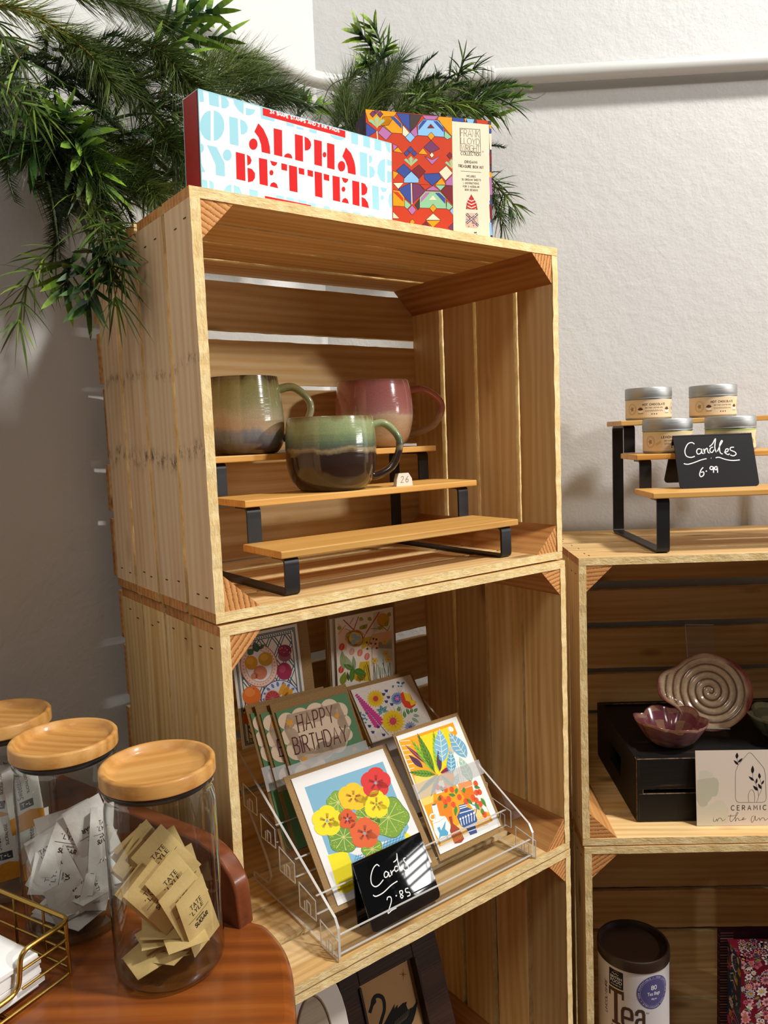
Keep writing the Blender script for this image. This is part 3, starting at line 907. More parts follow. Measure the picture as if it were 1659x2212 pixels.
# ------------------------------------------------------------------ tiered bamboo risers
BAMBOO = wood('bamboo_board', 'deb068', 'd19c50', 'b98039', knots=0, rough=0.42, grain=60, bump=0.08, along=3.0)
BLACKM = plain('black_powder_coat', '17171a', 0.42)
def riser(label, M, levels, x_len=0.349):
    """three stepped boards on two bent flat-bar frames; origin at the front left foot line"""
    t = thing('tiered_riser', label, 'display riser', M, 'tiered bamboo risers')
    ys = [(-0.005, 0.081), (0.070, 0.155), (0.152, 0.238)]
    for (y0, y1), z in zip(ys, levels):
        mb = MB().box(0, x_len, 0, y1 - y0, 0, 0.008)
        obj('shelf', mb, BAMBOO, t, T(0, y0, z - 0.008), bevel=0.0012)
    fr, fb = 0.0, 0.232
    th = 0.003
    for xs in (0.0075, x_len - 0.0245):
        prof = [(fb, levels[2] - .008), (ys[2][0] + .010, levels[2] - .008), (ys[2][0] + .010, levels[1] - 0.0), (ys[2][0] + .010, levels[1])]
        mb = MB()
        def bar(pts):
            # flat bar of width 17 mm following pts in the YZ plane, corners rounded
            out = []
            for i, p in enumerate(pts):
                p = Vector(p)
                if 0 < i < len(pts) - 1:
                    a, b = (Vector(pts[i - 1]) - p), (Vector(pts[i + 1]) - p)
                    rr = min(0.006, a.length / 2, b.length / 2)
                    a = p + a.normalized() * rr; b = p + b.normalized() * rr
                    for k in range(6):
                        u = k / 5
                        out.append((1 - u) ** 2 * a + 2 * u * (1 - u) * p + u * u * b)
                else:
                    out.append(p)
            v, f = [], []
            for i, p in enumerate(out):
                d = (out[min(i + 1, len(out) - 1)] - out[max(i - 1, 0)]).normalized()
                nn = Vector((-d.y, d.x)) * th / 2
                for q in (p + nn, p - nn):
                    v += [(xs, q.x, q.y), (xs + .017, q.x, q.y)]
            for i in range(len(out) - 1):
                a, b = i * 4, (i + 1) * 4
                f += [(a, b, b + 1, a + 1), (a + 2, a + 3, b + 3, b + 2), (a, a + 2, b + 2, b), (a + 1, b + 1, b + 3, a + 3)]
            f += [(0, 1, 3, 2), (len(v) - 4, len(v) - 2, len(v) - 1, len(v) - 3)]
            mb.add(v, f)
        h = th / 2
        bar([(ys[0][0] + .035, levels[0] - .008 - h), (ys[0][0] + .008, levels[0] - .008 - h), (ys[0][0] + .008, h), (fb, h), (fb, levels[2] - .008 - h), (ys[2][0] + .012, levels[2] - .008 - h), (ys[2][0] + .012, levels[1] + h), (ys[2][0] - .03, levels[1] - .008 - h)][0:6] + [(ys[2][0] + .012, levels[1] + .0002)])
        bar([(ys[1][0] + .04, levels[1] - .008 - h), (ys[1][0] + .012, levels[1] - .008 - h), (ys[1][0] + .012, levels[0] + .0002)])
        obj('side_frame', mb, BLACKM, t, smooth=40)
    return t
riser('three tier bamboo riser with black legs under the mugs', ML @ T(.080, .016, TH + .0004), (.049, .098, .146))
riser('three tier bamboo riser with black legs under the candle tins', MR @ T(.103, .018, .0006), (.083, .1325, .1825), 0.36)

# ------------------------------------------------------------------ glazed mugs
def glaze(name, H, stops, rag=0.16, scale=45, streak=0.5, rough=0.16):
    m = NT(name)
    tc = m.n('ShaderNodeTexCoord')
    sp = m.n('ShaderNodeSeparateXYZ'); m.l(tc.outputs['Object'], sp.inputs[0])
    zz = m.math('DIVIDE', sp.outputs[2], H)
    warp = m.noise(m.mapping(tc.outputs['Object'], (scale, scale, scale * streak)), 1.0, 5, 0.6)
    rings = m.noise(m.mapping(tc.outputs['Object'], (6, 6, 260)), 1.0, 3, 0.6)
    f = m.math('ADD', zz, m.math('MULTIPLY', m.math('SUBTRACT', warp, 0.5), rag * 2))
    f = m.math('ADD', f, m.math('MULTIPLY', m.math('SUBTRACT', rings, 0.5), 0.07))
    c = m.ramp(f, [(p, srgb(k)) for p, k in stops])
    spk = m.ramp(m.noise(tc.outputs['Object'], 900, 2), [(0.42, 0.75), (0.6, 1.0)])
    c = m.mix(0.6, c, spk, 'MULTIPLY')
    m.set(base=c, rough=rough, spec=0.6, coat=0.6, coatr=0.05)
    m.bump(rings, 0.25, 0.0012)
    return m.mat
G_GREEN = glaze('green_and_brown_glaze', 0.09, [(0.0, '3a2417'), (0.06, '2b1d18'), (0.50, '33241d'), (0.56, '9a8a68'), (0.60, '565f54'), (0.67, '66785c'), (0.80, '8f9f70'), (0.93, '9aa476'), (1.0, '76603e')], 0.11, 26, 0.5)
G_OLIVE = glaze('olive_and_grey_glaze', 0.095, [(0.0, '5a4230'), (0.10, '686870'), (0.26, '969aa0'), (0.34, 'd6ba98'), (0.50, 'd4c8a4'), (0.66, 'b4b482'), (0.88, 'a29e64'), (0.98, '78683c'), (1.0, '4a3a1e')], 0.20, 30, 0.4)
G_PINK = glaze('pink_and_cream_glaze', 0.093, [(0.0, 'a9835e'), (0.25, 'c4a07a'), (0.42, 'dcbb9a'), (0.47, 'e6cbae'), (0.53, 'd89a94'), (0.72, 'd48886'), (0.92, 'cc7e7a'), (1.0, '9a6256')], 0.12, 22, 0.4)
def mug(label, M, prof, mat, ang, h_top, h_bot, out, seedr=0):
    t = thing('glazed_mug', label, 'mug', M, 'handmade mugs on the bamboo riser')
    H = prof[-1][1]
    full = [(0.0001, 0.0)] + spline2(prof) + [(prof[-1][0] - 0.0018, H + 0.0006)]
    inner = [(max(0.0001, r - 0.0042), z) for r, z in reversed(spline2(prof)) if z > 0.006] + [(0.0001, 0.006)]
    obj('mug_body', MB().lathe(full + inner, 72), mat, t, smooth=50)
    rt = [r for r, z in prof if z >= h_top][0] - 0.003
    rb = [r for r, z in prof if z <= h_bot][-1] - 0.004
    pts = spline([(rt - .002, 0, h_top), (rt + out * .45, 0, h_top + .004), (rt + out * .9, 0, h_top - .010), (rt + out, 0, (h_top + h_bot) / 2 + .002), (rt + out * .72, 0, h_bot + .008), (rb + .010, 0, h_bot - .003), (rb - .002, 0, h_bot)], 6)
    n = len(pts)
    rs = [0.0058 - 0.0012 * math.sin(math.pi * i / (n - 1)) for i in range(n)]
    obj('handle', MB().tube(pts, rs, 14, sx=1.35), mat, t, RZ(R(ang)), smooth=60)
    return t
def spline2(prof, n=4):
    return [(p[0], p[1]) for p in spline(prof, n)]
mug('green mug with dark brown lower half, on the middle shelf of the bamboo riser', ML @ T(.2245, .131, TH + .0988), [(.036, 0), (.041, .002), (.050, .012), (.0555, .030), (.0565, .050), (.0555, .072), (.0535, .088), (.0530, .0895)], G_GREEN, -28, .076, .018, .036)
mug('olive and grey mug at the left end of the top shelf, behind the left edge', ML @ T(.1495, .2135, TH + .1468), [(.037, 0), (.041, .002), (.0475, .012), (.0500, .030), (.0492, .055), (.0465, .082), (.0450, .0945), (.0446, .095)], G_OLIVE, -22, .079, .022, .042)
mug('pink and cream mug on the top shelf, right of the olive one', ML @ T(.354, .2135, TH + .1468), [(.034, 0), (.039, .002), (.0485, .014), (.0545, .038), (.0550, .058), (.0525, .082), (.0502, .0925), (.0498, .093)], G_PINK, -14, .078, .020, .058)

def price_tag():
    t = MB()
    w, h, d = 0.0245, 0.0165, 0.009
    prof = [(0, 0), (w, 0), (w - .001, h * .55), (w - .006, h), (.004, h), (.001, h * .55)]
    t.add([(x, 0, z) for x, z in prof] + [(x * .9 + .001, d, z * .96) for x, z in prof], [tuple(range(6)), tuple(range(11, 5, -1))] + [(i, i + 6, (i + 1) % 6 + 6, (i + 1) % 6) for i in range(6)], 0, srgb('e9e0cf'))
    A = Art(w, h)
    A.text('2', (.0065, .0045), (.0105, .0045), (.0008, .0078), .0006, '2a2622', 1)
    A.text('6', (.0135, .0045), (.0180, .0045), (.0008, .0078), .0006, '2a2622', 1)
    A.emit(t, face_front)
    tag(obj('price_tag', t, PRINT, None, ML @ T(.297, .0945, TH + .0984) @ RZ(R(-6))), 'small cream price tag reading 26 on the riser, right of the green mug', 'price tag')
price_tag()

# ------------------------------------------------------------------ folded sign boards
SIGN = plain('black_acrylic', '09090b', 0.025, 0, 0.5)
CHALK = plain('white_pen', 'f1f1ee', 0.6)
def tent_sign(label, M, w, h, lean, art, mat=SIGN):
    """front leg's lower left corner at the origin of M, already leaning; the rear leg swings back from the fold"""
    mb = MB()
    r = 0.006
    out = [(0, h), (0, r)] + arc(r, r, r, r, 180, 270, 5)[1:] + arc(w - r, r, r, r, 270, 360, 5) + [(w, h)]
    def leg(Mx):
        n = len(out)
        v = [(x, 0, z) for x, z in out] + [(x, .0022, z) for x, z in out]
        mb.add(v, [tuple(range(n)), tuple(range(2 * n - 1, n - 1, -1))] + [(i, n + i, n + (i + 1) % n, (i + 1) % n) for i in range(n)], 0, None, Mx)
    leg(Matrix())
    leg(T(0, .001, h) @ RX(R(lean)) @ T(0, 0, -h))
    mb.tube([(0, .0014, h), (w, .0014, h)], .0018, 10)
    art.emit(mb, face_front, 1)
    return tag(obj('sign_board', mb, [mat, CHALK], None, M, smooth=35), label, 'sign')
A = Art(.1044, .0760, [(748, 1254), (1419, 940), (1628, 1572), (957, 1941)])
for pts in ([(1012, 1266), (985, 1250), (950, 1290), (928, 1370), (935, 1440), (970, 1470), (1012, 1450), (1052, 1400)], [(1100, 1330), (1076, 1318), (1060, 1345), (1068, 1376), (1092, 1368), (1104, 1330), (1112, 1368), (1126, 1356)],
            [(1124, 1306), (1136, 1352), (1140, 1322), (1164, 1298)], [(1196, 1270), (1172, 1268), (1164, 1296), (1178, 1318), (1200, 1300)], [(1152, 1226), (1184, 1196), (1186, 1140), (1196, 1220), (1222, 1308)], [(1276, 1182), (1254, 1190), (1262, 1218), (1290, 1250), (1300, 1290), (1272, 1306), (1254, 1294)],
            [(950, 1554), (980, 1566), (1050, 1530), (1130, 1455), (1192, 1414)], [(1088, 1604), (1096, 1575), (1126, 1575), (1130, 1625), (1098, 1732), (1136, 1705), (1182, 1680)],
            [(1240, 1508), (1214, 1516), (1222, 1544), (1248, 1562), (1236, 1584), (1222, 1562), (1244, 1530), (1240, 1508)], [(1300, 1484), (1272, 1494), (1278, 1524), (1310, 1526), (1318, 1552), (1290, 1566)]):
    A.line(pts, .0012, 'ffffff', 1, smooth=6)
A.ell(1180, 1560, 7, 8, 'ffffff', 1)
tent_sign('black folded sign reading Cards 2.85 at the front of the card stand', stand(ML, .1687, .0026, -.3898, 27.7, 1.7, 0), .1044, .076, 22, A)
A = Art(.1116, .0780, [(595, 682), (1473, 649), (1566, 1238), (673, 1270)])
for pts in ([(832, 768), (800, 750), (755, 770), (725, 840), (740, 900), (790, 918), (836, 905)], [(905, 825), (872, 822), (856, 850), (870, 880), (904, 868), (914, 826), (916, 866), (936, 875)], [(936, 820), (946, 870), (948, 838), (974, 816), (984, 858), (1004, 870)],
            [(1040, 800), (1012, 815), (1006, 848), (1030, 862), (1052, 830)], [(1000, 796), (1034, 766), (1068, 708), (1060, 800), (1076, 860)], [(1090, 850), (1116, 790), (1145, 738), (1134, 730), (1114, 780), (1120, 860), (1150, 880)],
            [(1165, 860), (1204, 850), (1210, 822), (1186, 826), (1176, 864), (1210, 886), (1226, 875)], [(1276, 802), (1240, 806), (1236, 834), (1284, 855), (1300, 880), (1270, 900), (1234, 890)], [(712, 988), (760, 995), (830, 975), (910, 945), (968, 932)], [(1070, 922), (1110, 917), (1180, 940), (1260, 952), (1342, 945)],
            [(930, 1030), (905, 1060), (890, 1110), (905, 1135), (935, 1115), (934, 1082), (906, 1086)], [(1046, 1026), (1016, 1020), (1006, 1045), (1030, 1055), (1045, 1030), (1046, 1090)], [(1086, 1020), (1062, 1025), (1060, 1050), (1080, 1055), (1088, 1026), (1092, 1090)]):
    A.line(pts, .0014, 'ffffff', 1, smooth=6)
A.ell(965, 1072, 8, 8, 'ffffff', 1); A.ell(1020, 925, 4, 4, 'ffffff', 1)
SIGN2 = plain('black_chalk_board', '1d1d1f', 0.3, 0, 0.4)
tent_sign('black folded sign reading Candles 6.99 on the front shelf of the right riser', stand(MR, .1569, .0644, .0840, 19.9, 1.9, -.2), .1116, .078, 48, A, SIGN2)

# ------------------------------------------------------------------ candle tins
TIN = NT('brushed_tin')
_tc = TIN.n('ShaderNodeTexCoord')
TIN.set(base=srgb('a9aaa9'), metal=1.0, rough=TIN.ramp(TIN.noise(TIN.mapping(_tc.outputs['Object'], (20, 20, 700)), 1.0, 3), [(0.3, 0.46), (0.7, 0.60)]))
TIN = TIN.mat
def candle(label, x, y, z, words, ang, accent=None):
    r = .0345
    t = thing('candle_tin', label, 'candle', MR @ T(x, y, z), 'candle tins on the right riser')
    tb = obj('tin_body', MB().lathe([(.0001, .0002), (r - .0025, 0), (r - .0006, .0008), (r, .002), (r, .034), (r - .001, .0365), (.0001, .0368)], 64), TIN, t, smooth=35)
    obj('lid', MB().lathe([(r + .0004, .0322), (r + .0012, .0326), (r + .0012, .0336), (r + .0004, .0342), (r + .0008, .0365), (r + .0009, .0372), (r + .0008, .0485), (r, .0498), (r - .0022, .0502), (r - .003, .0496), (.0001, .0496)], 64), TIN, t, smooth=35)
    w, h = .135, .0275
    A = Art(w, h)
    A.raw([(0, 0), (w, 0), (w, h), (0, h)], 'e2c9a4', 0)
    if accent:
        A.raw([(0, h - .0022), (w, h - .0022), (w, h), (0, h)], accent, 1)
    K, c0 = '33241b', w / 2
    A.text(words, (c0 - .0175, .0185), (c0 + .0175, .0185), (0, .0030), .0006, K, 2, gap=.32)
    A.text('SOY WAX | COTTON WICK', (c0 - .0135, .0140), (c0 + .0135, .0140), (0, .0017), .00028, K, 2, gap=.3)
    rr = random.Random(words)
    pts = [(c0 - .0135 + .027 * i / 44, .0100 + (.0016 if i % 5 == 0 else 0) + .0011 * math.sin(i * 2.3)) for i in range(45)]
    A.line(pts, .00032, K, 2)
    for dx in (-.0035, 0, .0035):
        A.ell(c0 + dx, .0052, .0009, .0009, K, 2, 8)
    for cx in (c0 - .035, c0 + .037):
        A.line(arc(cx, .0135, .0075, .0085, 0, 360, 24), .0004, '8c7660', 2); A.line(arc(cx, .0135, .006, .007, 0, 360, 24), .0003, '8c7660', 2)
        A.poly([(cx + (.0042 if i % 2 else .002) * math.cos(i * math.pi / 5), .0135 + (.0046 if i % 2 else .0024) * math.sin(i * math.pi / 5)) for i in range(10)], '9a8468', 2)
    if accent is None:
        for cx in (c0 - .0205, c0 + .0215):
            A.poly(arc(cx, .0125, .0042, .0055, 180, 360, 10), 'f2eadf', 2); A.ell(cx, .0126, .0042, .0014, '54301f', 3, 14)
            A.poly(arc(cx, .0128, .0034, .0030, 0, 180, 8), '6b4030', 4); A.ell(cx + .0002, .0065, .0048, .0008, 'a9876a', 1, 12)
    elif words.startswith('LEMON'):
        A.line([(c0 - .026, .008), (c0 - .018, .0125)], .0012, 'cdbb4a', 2); A.line([(c0 - .026, .010), (c0 - .018, .0145)], .0006, 'a89a3c', 3)
    else:
        for k in range(4):
            A.ell(c0 + .020 + .0022 * math.cos(k * 1.9), .010 + .003 * math.sin(k * 1.9), .0018, .0026, ['8aa04a', 'a8925a', '9ab04f', 'b39c62'][k], 2 + k, 10, 30 * k)
    mb = MB()
    def on_tin(u, v, o):
        a = R(ang) + (u - w / 2) / r
        return ((r + .0003 + o) * math.cos(a), (r + .0003 + o) * math.sin(a), .0036 + v)
    A.emit(mb, on_tin, slice_w=.003)
    obj('label', mb, PRINT, tb)
candle('silver tin of hot chocolate candle at the left end of the back shelf', .158, .2135, .1831, 'HOT CHOCOLATE', -92)
candle('silver tin of hot chocolate candle on the back shelf, second from its left end', .2585, .2135, .1831, 'HOT CHOCOLATE', -86)
candle('silver tin of lemon drizzle candle behind the Candles sign, left one', .1615, .1335, .1331, 'LEMON DRIZZLE', -92, 'e0cf8a')
candle('silver tin of toasted pistachio candle behind the Candles sign, right one', .2535, .1335, .1331, 'TOASTED PISTACHIO', -88, 'a9bb5c')

# ------------------------------------------------------------------ acrylic card stand
ACR = thin_clear('clear_acrylic', (0.97, 0.97, 0.97, 1), (0.80, 0.80, 0.80, 1), 0.9)
ACE = NT('acrylic_cut_edge')
ACE.set(base=(0.86, 0.86, 0.84, 1), rough=0.12, spec=0.8, trans=0.35)
ACE = ACE.mat
SLEEVE = thin_clear('cellophane', (0.98, 0.98, 0.98, 1), (0.9, 0.9, 0.9, 1), 0.45, 0.06, 0.22, haze=0.012)
BAND = thin_clear('frosted_band', (0.92, 0.92, 0.92, 1), (0.85, 0.85, 0.85, 1), 0.3, 0.3, haze=0.22)
def card_stand():
    t = thing('card_stand', 'clear acrylic stepped stand holding greeting cards in the middle crate', 'display stand', ML @ T(.118, -.0015, -.3938))
    wd, th = .313, .003
    TI = [(.004, .002), (.0485, .0265), (.093, .051), (.1375, .0755), (.182, .100)]
    def panel(x):
        # side panel: front upright, long sloping edge, rear leg cut away
        prof = [(0, 0), (0, .034), (.006, .044), (.232, .166), (.244, .170), (.250, .160), (.250, .140), (.168, .052), (.158, .040), (.152, .024), (.160, .012), (.200, .010), (.200, 0)]
        mb = MB()
        M = basis((x, 0, 0), (0, 1, 0), (0, 0, 1), (1, 0, 0))
        mb.prism(prof, 0, th, 0, None, M, mside=1)
        obj('side_panel', mb, [ACR, ACE], t)
    panel(0); panel(wd - th)
    for y, z in TI:
        mb = MB()
        mb.prism([(y, z), (y + .040, z + .0175), (y + .040, z + .0195), (y, z + .002)], th, wd - th, 0, None, basis((0, 0, 0), (0, 1, 0), (0, 0, 1), (1, 0, 0)))
        mb.box(th, wd - th, y - .002, y, z, z + .022, 0)
        mb.box(th, wd - th, y - .0022, y + .0002, z + .0217, z + .0224, 1)     # cut top edge of the lip
        mb.box(th, wd - th, y - .0022, y + .0002, z - .0004, z + .0002, 1)
        tier = obj('tier', mb, [ACR, ACE], t)
        for x, s in ((0, -1), (wd, 1)):
            # clip at the end of each tier: a small box with an upright loop
            mc = MB()
            x1 = x + s * .0012
            b0, b1 = y - .006, y + .030
            def bar(y0, z0, y1, z1, r=.0007):
                mc.tube([(x1, y0, z0), (x1, y1, z1)], r, 6)
            bar(b0, z - .004, b0, z + .020); bar(b1, z - .004, b1, z + .026); bar(b0, z - .004, b1, z - .004); bar(b0, z + .020, b1, z + .026)
            bar(y + .006, z - .003, y + .006, z + .010); bar(y + .006, z + .010, y + .014, z + .011); bar(y + .014, z + .011, y + .014, z - .003); bar(y + .019, z - .003, y + .019, z + .008)
            mc.box(min(x1, x1 - s * .0006), max(x1, x1 - s * .0006), b0, b1, z - .004, z + .020, 1)
            obj('tier_clip', mc, [ACE, ACR], tier)
    obj('rear_ledge', MB().box(th, wd - th, .214, .246, .164, .166), [ACR], t)
    for y in (.0045, .15):
        obj('base_bar', MB().box(th, wd - th, y, y + .006, 0, .0018), [ACR], t)
card_stand()

# ------------------------------------------------------------------ greeting cards
KRAFT = NT('kraft_paper')
_tc = KRAFT.n('ShaderNodeTexCoord')
KRAFT.set(base=KRAFT.ramp(KRAFT.noise(_tc.outputs['Object'], 700, 3), [(0.35, srgb('8c6d45')), (0.65, srgb('a58556'))]), rough=0.8, spec=0.2)
KRAFT = KRAFT.mat
CARDS = 'greeting cards in the acrylic stand'
def leaf(A, a, b, wd, c, k=2, rib=None, rw=.0004, veins=0, vc=None):
    dx, dy = b[0] - a[0], b[1] - a[1]
    L = math.hypot(dx, dy); nx, ny = -dy / L, dx / L
    pts = []
    for sgn, rng in ((1, range(0, 11)), (-1, range(9, 0, -1))):
        for i in rng:
            u = i / 10
            o = sgn * wd / 2 * math.sin(math.pi * u ** 0.8)
            pts.append((a[0] + dx * u + nx * o, a[1] + dy * u + ny * o))
    A.poly(pts, c, k)
    if rib:
        A.line([a, b], rw, rib, k + 1)
    for i in range(veins):
        u = (i + 1) / (veins + 1.5)
        px, py = a[0] + dx * u, a[1] + dy * u
        o = wd * .42 * math.sin(math.pi * u ** 0.8)
        for sg in (1, -1):
            A.line([(px, py), (px + dx * .10 + sg * nx * o, py + dy * .10 + sg * ny * o)], rw * .8, vc or rib, k + 1)
def flower(A, cx, cy, r, c, n=5, k=3, mid=None, pw=.62, ry=1.0, rot=0, mr=.2):
    for i in range(n):
        a = TAU * i / n + R(rot)
        A.ell(cx + r * .55 * math.cos(a), cy + r * ry * .55 * math.sin(a), r * .48, r * pw * .6, c, k + (i % 2), 14, math.degrees(math.atan2(math.sin(a) * ry, math.cos(a))))
    if mid:
        A.ell(cx, cy, r * mr, r * mr * ry, mid, k + 2, 12)
def card(label, M, w, h, art, cx0, cx1, cz0, cz1, bgc, env=True, sleeve=None, thick=.0016, art_off=0.0, env_t=.0012, group=CARDS):
    t = thing('greeting_card', label, 'greeting card', M, group)
    if env:
        obj('envelope', slab(w, h, env_t, '000000'), KRAFT, t)
    mb = MB().box(cx0, cx1, -thick, 0, cz0, cz1, 0, srgb(bgc))
    if art:
        sub = Art(w, h); sub.items = [([q for q in clip_poly(p, cx0, cx1, cz0, cz1)], c, k) for p, c, k in art.items]
        sub.items = [i for i in sub.items if len(i[0]) > 2]
        sub.emit(mb, lambda x, y, o: (x, -thick - o, y))
    obj('card', mb, PRINT, t)
    if sleeve == 'full':
        v, f = [], []
        rr = random.Random(3)
        nx, nz = 14, 14
        for j in range(nz + 1):
            for i in range(nx + 1):
                v.append((-.003 + (w + .003) * i / nx, -thick - .0024 - rr.random() * .0012, -.001 + (h + .002) * j / nz))
        f = [(j * (nx + 1) + i, j * (nx + 1) + i + 1, (j + 1) * (nx + 1) + i + 1, (j + 1) * (nx + 1) + i) for j in range(nz) for i in range(nx)]
        obj('sleeve', MB().add(v, f), SLEEVE, t, smooth=80)
    elif sleeve:
        z0, z1 = sleeve
        mb = MB().box(-.0012, w + .0012, -thick - .0012, -thick - .0010, z0, z1)
        obj('paper_band', mb, BAND, t)
    return t

# nasturtium card
w, h = .1600, .1646
A = Art(w, h, [(53, 366), (1079, 28), (1604, 1231), (552, 1725)])
A.poly([(262, 470), (1040, 212), (1300, 870), (1250, 960), (500, 1140)], '7fb3cd', 1)
A.poly([(490, 1150), (600, 1110), (690, 1110), (790, 1250), (800, 1440), (690, 1520), (600, 1512), (548, 1330)], 'f0e11c', 1)
A.poly([(1240, 895), (1330, 960), (1430, 1130), (1200, 1200)], 'f0e11c', 1)
A.poly([(690, 1115), (850, 1170), (1250, 895), (1270, 1010), (1100, 1330), (800, 1400)], '8cc0dc', 2)
for k in range(7):
    A.line([(1040 + 30 * k, 1100 - 14 * k), (1060 + 32 * k, 1000 - 14 * k)], .0007, '3a8ab8', 3); A.line([(760 + 26 * k, 1200 - 4 * k), (775 + 26 * k, 1140 - 3 * k)], .0006, '3a8ab8', 3)
for k in range(3):
    A.line([(1040, 1095 - 28 * k), (1250, 1005 - 25 * k)], .0007, '3a8ab8', 3); A.line([(770, 1215 - 28 * k), (900, 1160 - 20 * k)], .0006, '3a8ab8', 3)
rr = random.Random(8)
def nleaf(cx, cy, r, c, k=3):
    pts = [(cx + r * (1 + .07 * math.sin(5 * a + cx)) * math.cos(a), cy + r * (1 + .07 * math.sin(5 * a + cx)) * math.sin(a)) for a in [TAU * i / 36 for i in range(36)]]
    A.poly(pts, '3f5f2a', k); A.poly([(cx + (x - cx) * .975, cy + (y - cy) * .975) for x, y in pts], c, k + 1)
    for i in range(int(r * .55)):
        a, q = rr.random() * TAU, r * (.55 + .42 * rr.random())
        A.ell(cx + q * math.cos(a), cy + q * math.sin(a), 5 + 4 * rr.random(), 4, 'b8c83c', k + 2, 5)
    for i in range(9):
        a = TAU * i / 9 + cx
        A.line([(cx, cy), (cx + r * .84 * math.cos(a), cy + r * .84 * math.sin(a))], .0006, 'e9e48a', k + 3)
for cx, cy, r, c in ((595, 620, 112, '7fa53c'), (650, 965, 158, '6d983a'), (885, 775, 132, '6d983a'), (1095, 770, 200, '7aa238'), (935, 1085, 105, '7aa238')):
    nleaf(cx, cy, r, c)
for cx, cy, r, c, mid, ry in ((485, 805, 150, 'f3df1f', '8e2a28', 1.05), (745, 565, 150, 'efc522', '8e2a28', .85), (970, 425, 148, 'd9342f', '55141a', 1.05), (975, 640, 132, 'f3df1f', 'a0302a', 1.1), (688, 785, 92, 'd95a2a', '7a1c20', 1.2), (860, 925, 150, 'e06430', '571a28', 1.05)):
    flower(A, cx, cy, r, c, 5, 9, None, .95, ry, 54)
    for i in range(5):
        a = TAU * i / 5 + R(54)
        for d in (-.25, 0, .25):
            A.line([(cx + r * .16 * math.cos(a + d), cy + r * ry * .16 * math.sin(a + d)), (cx + r * .5 * math.cos(a + d * .7), cy + r * ry * .5 * math.sin(a + d * .7))], .0009 if d == 0 else .0005, mid, 12)
card('nasturtium greeting card in a clear sleeve, front left in the acrylic stand', stand(ML, .1387, .0395, -.3714, 39.4, -.1, -.3), w, h, A, .0085, w - .0095, .0055, h - .0055, 'ecebea', sleeve='full')

# house plant card
w, h = .1202, .1686
A = Art(w, h, [(26, 338), (888, 55), (1524, 1611), (658, 2027)])
A.poly([(100, 432), (820, 190), (1345, 1495), (640, 1835)], 'f3a21e', 1)
A.poly([(380, 380), (760, 250), (860, 560), (640, 900), (480, 760)], 'f6d51c', 2)
A.poly([(300, 900), (560, 900), (560, 1250), (420, 1300)], 'f7cf6a', 2)
A.poly([(760, 560), (880, 330), (1010, 640), (1290, 1380), (1080, 1330), (860, 1020)], 'f4f0e8', 2)
A.ell(790, 280, 42, 32, 'f7f2e6', 2, rot=30)
A.poly([(640, 1760), (1190, 1290), (1320, 1500), (660, 1830)], 'f7cd83', 2)
A.poly([(560, 1230), (780, 1150), (830, 1500), (700, 1500)], 'ee8420', 2)
for k in range(6):
    A.line([(1140, 1450 + 26 * k), (1320 - 6 * k, 1420 + 24 * k)], .0004, 'e79a4a', 3)
for k in range(7):
    A.line([(120 + 18 * k, 440 + 62 * k), (250 + 10 * k, 430 + 60 * k)], .0009, 'f5e3cf', 3)
leaf(A, (590, 860), (270, 430), 92, '93bd2b', 4, '4d6f1e', .0006, 7); leaf(A, (480, 745), (178, 482), 50, '7d2c46', 4, 'c0a08a')
leaf(A, (575, 850), (348, 335), 96, '5f8f2a', 5, '6b1f2e', .0006, 8, '24401a'); leaf(A, (640, 850), (560, 312), 96, '9cc62f', 4, '3f6a20', .0006, 8)
leaf(A, (585, 880), (236, 850), 92, '6f9a30', 6, '27451c', .0006, 7); leaf(A, (420, 790), (234, 622), 76, '583452', 5, '2f1a30'); leaf(A, (650, 835), (622, 560), 66, '5a3a55', 6, '2f1a30'); leaf(A, (655, 860), (860, 775), 70, '8a2440', 5, '5a1428')
leaf(A, (620, 880), (345, 1145), 66, '93a98a', 6, '5f7a5c', .0005, 8); leaf(A, (640, 890), (525, 1175), 62, '9db39a', 6, '5f7a5c', .0005, 7); leaf(A, (660, 890), (830, 1040), 66, 'a9bf9f', 6, '5f7a5c', .0005, 6)
leaf(A, (685, 720), (640, 275), 190, '7fb6d4', 6, 'f0efd0', .0009, 5); leaf(A, (1003, 660), (765, 325), 170, '76adcc', 6, 'f0efd0', .0009, 5); leaf(A, (800, 880), (790, 555), 120, '56a2c6', 7, 'f0efd0', .0008, 5)
leaf(A, (1070, 980), (900, 640), 130, '9fc4b4', 6, 'eef0d6', .0007, 5); leaf(A, (830, 1030), (895, 865), 80, 'a7c4b6', 6, 'e6efe0', .0005, 4)
for x in (900, 930, 960):
    A.line([(x - 60, 700), (x + 10, 1000)], .0004, '8a7a96', 5)
A.poly([(560, 985), (690, 955), (725, 1100), (600, 1140)], 'f2ede6', 5)
A.poly([(885, 1005), (1065, 950), (1080, 1020), (900, 1085)], 'f0935a', 6); A.poly([(910, 1085), (1075, 1030), (1130, 1240), (1020, 1260)], 'e8781f', 5)
for x, y in ((660, 1190), (720, 1245), (765, 1205), (825, 1278), (905, 1180), (990, 1235), (1120, 1000), (1130, 1120), (1172, 1112), (1085, 1185), (1130, 1222), (1182, 1270), (1238, 1412), (615, 1050), (722, 1080), (805, 1080)):
    A.ell(x, y, 30, 42, 'e4572a', 8, 12, -20); A.line([(x - 4, y - 38), (x + 6, y + 36)], .0004, 'b03a1e', 9)
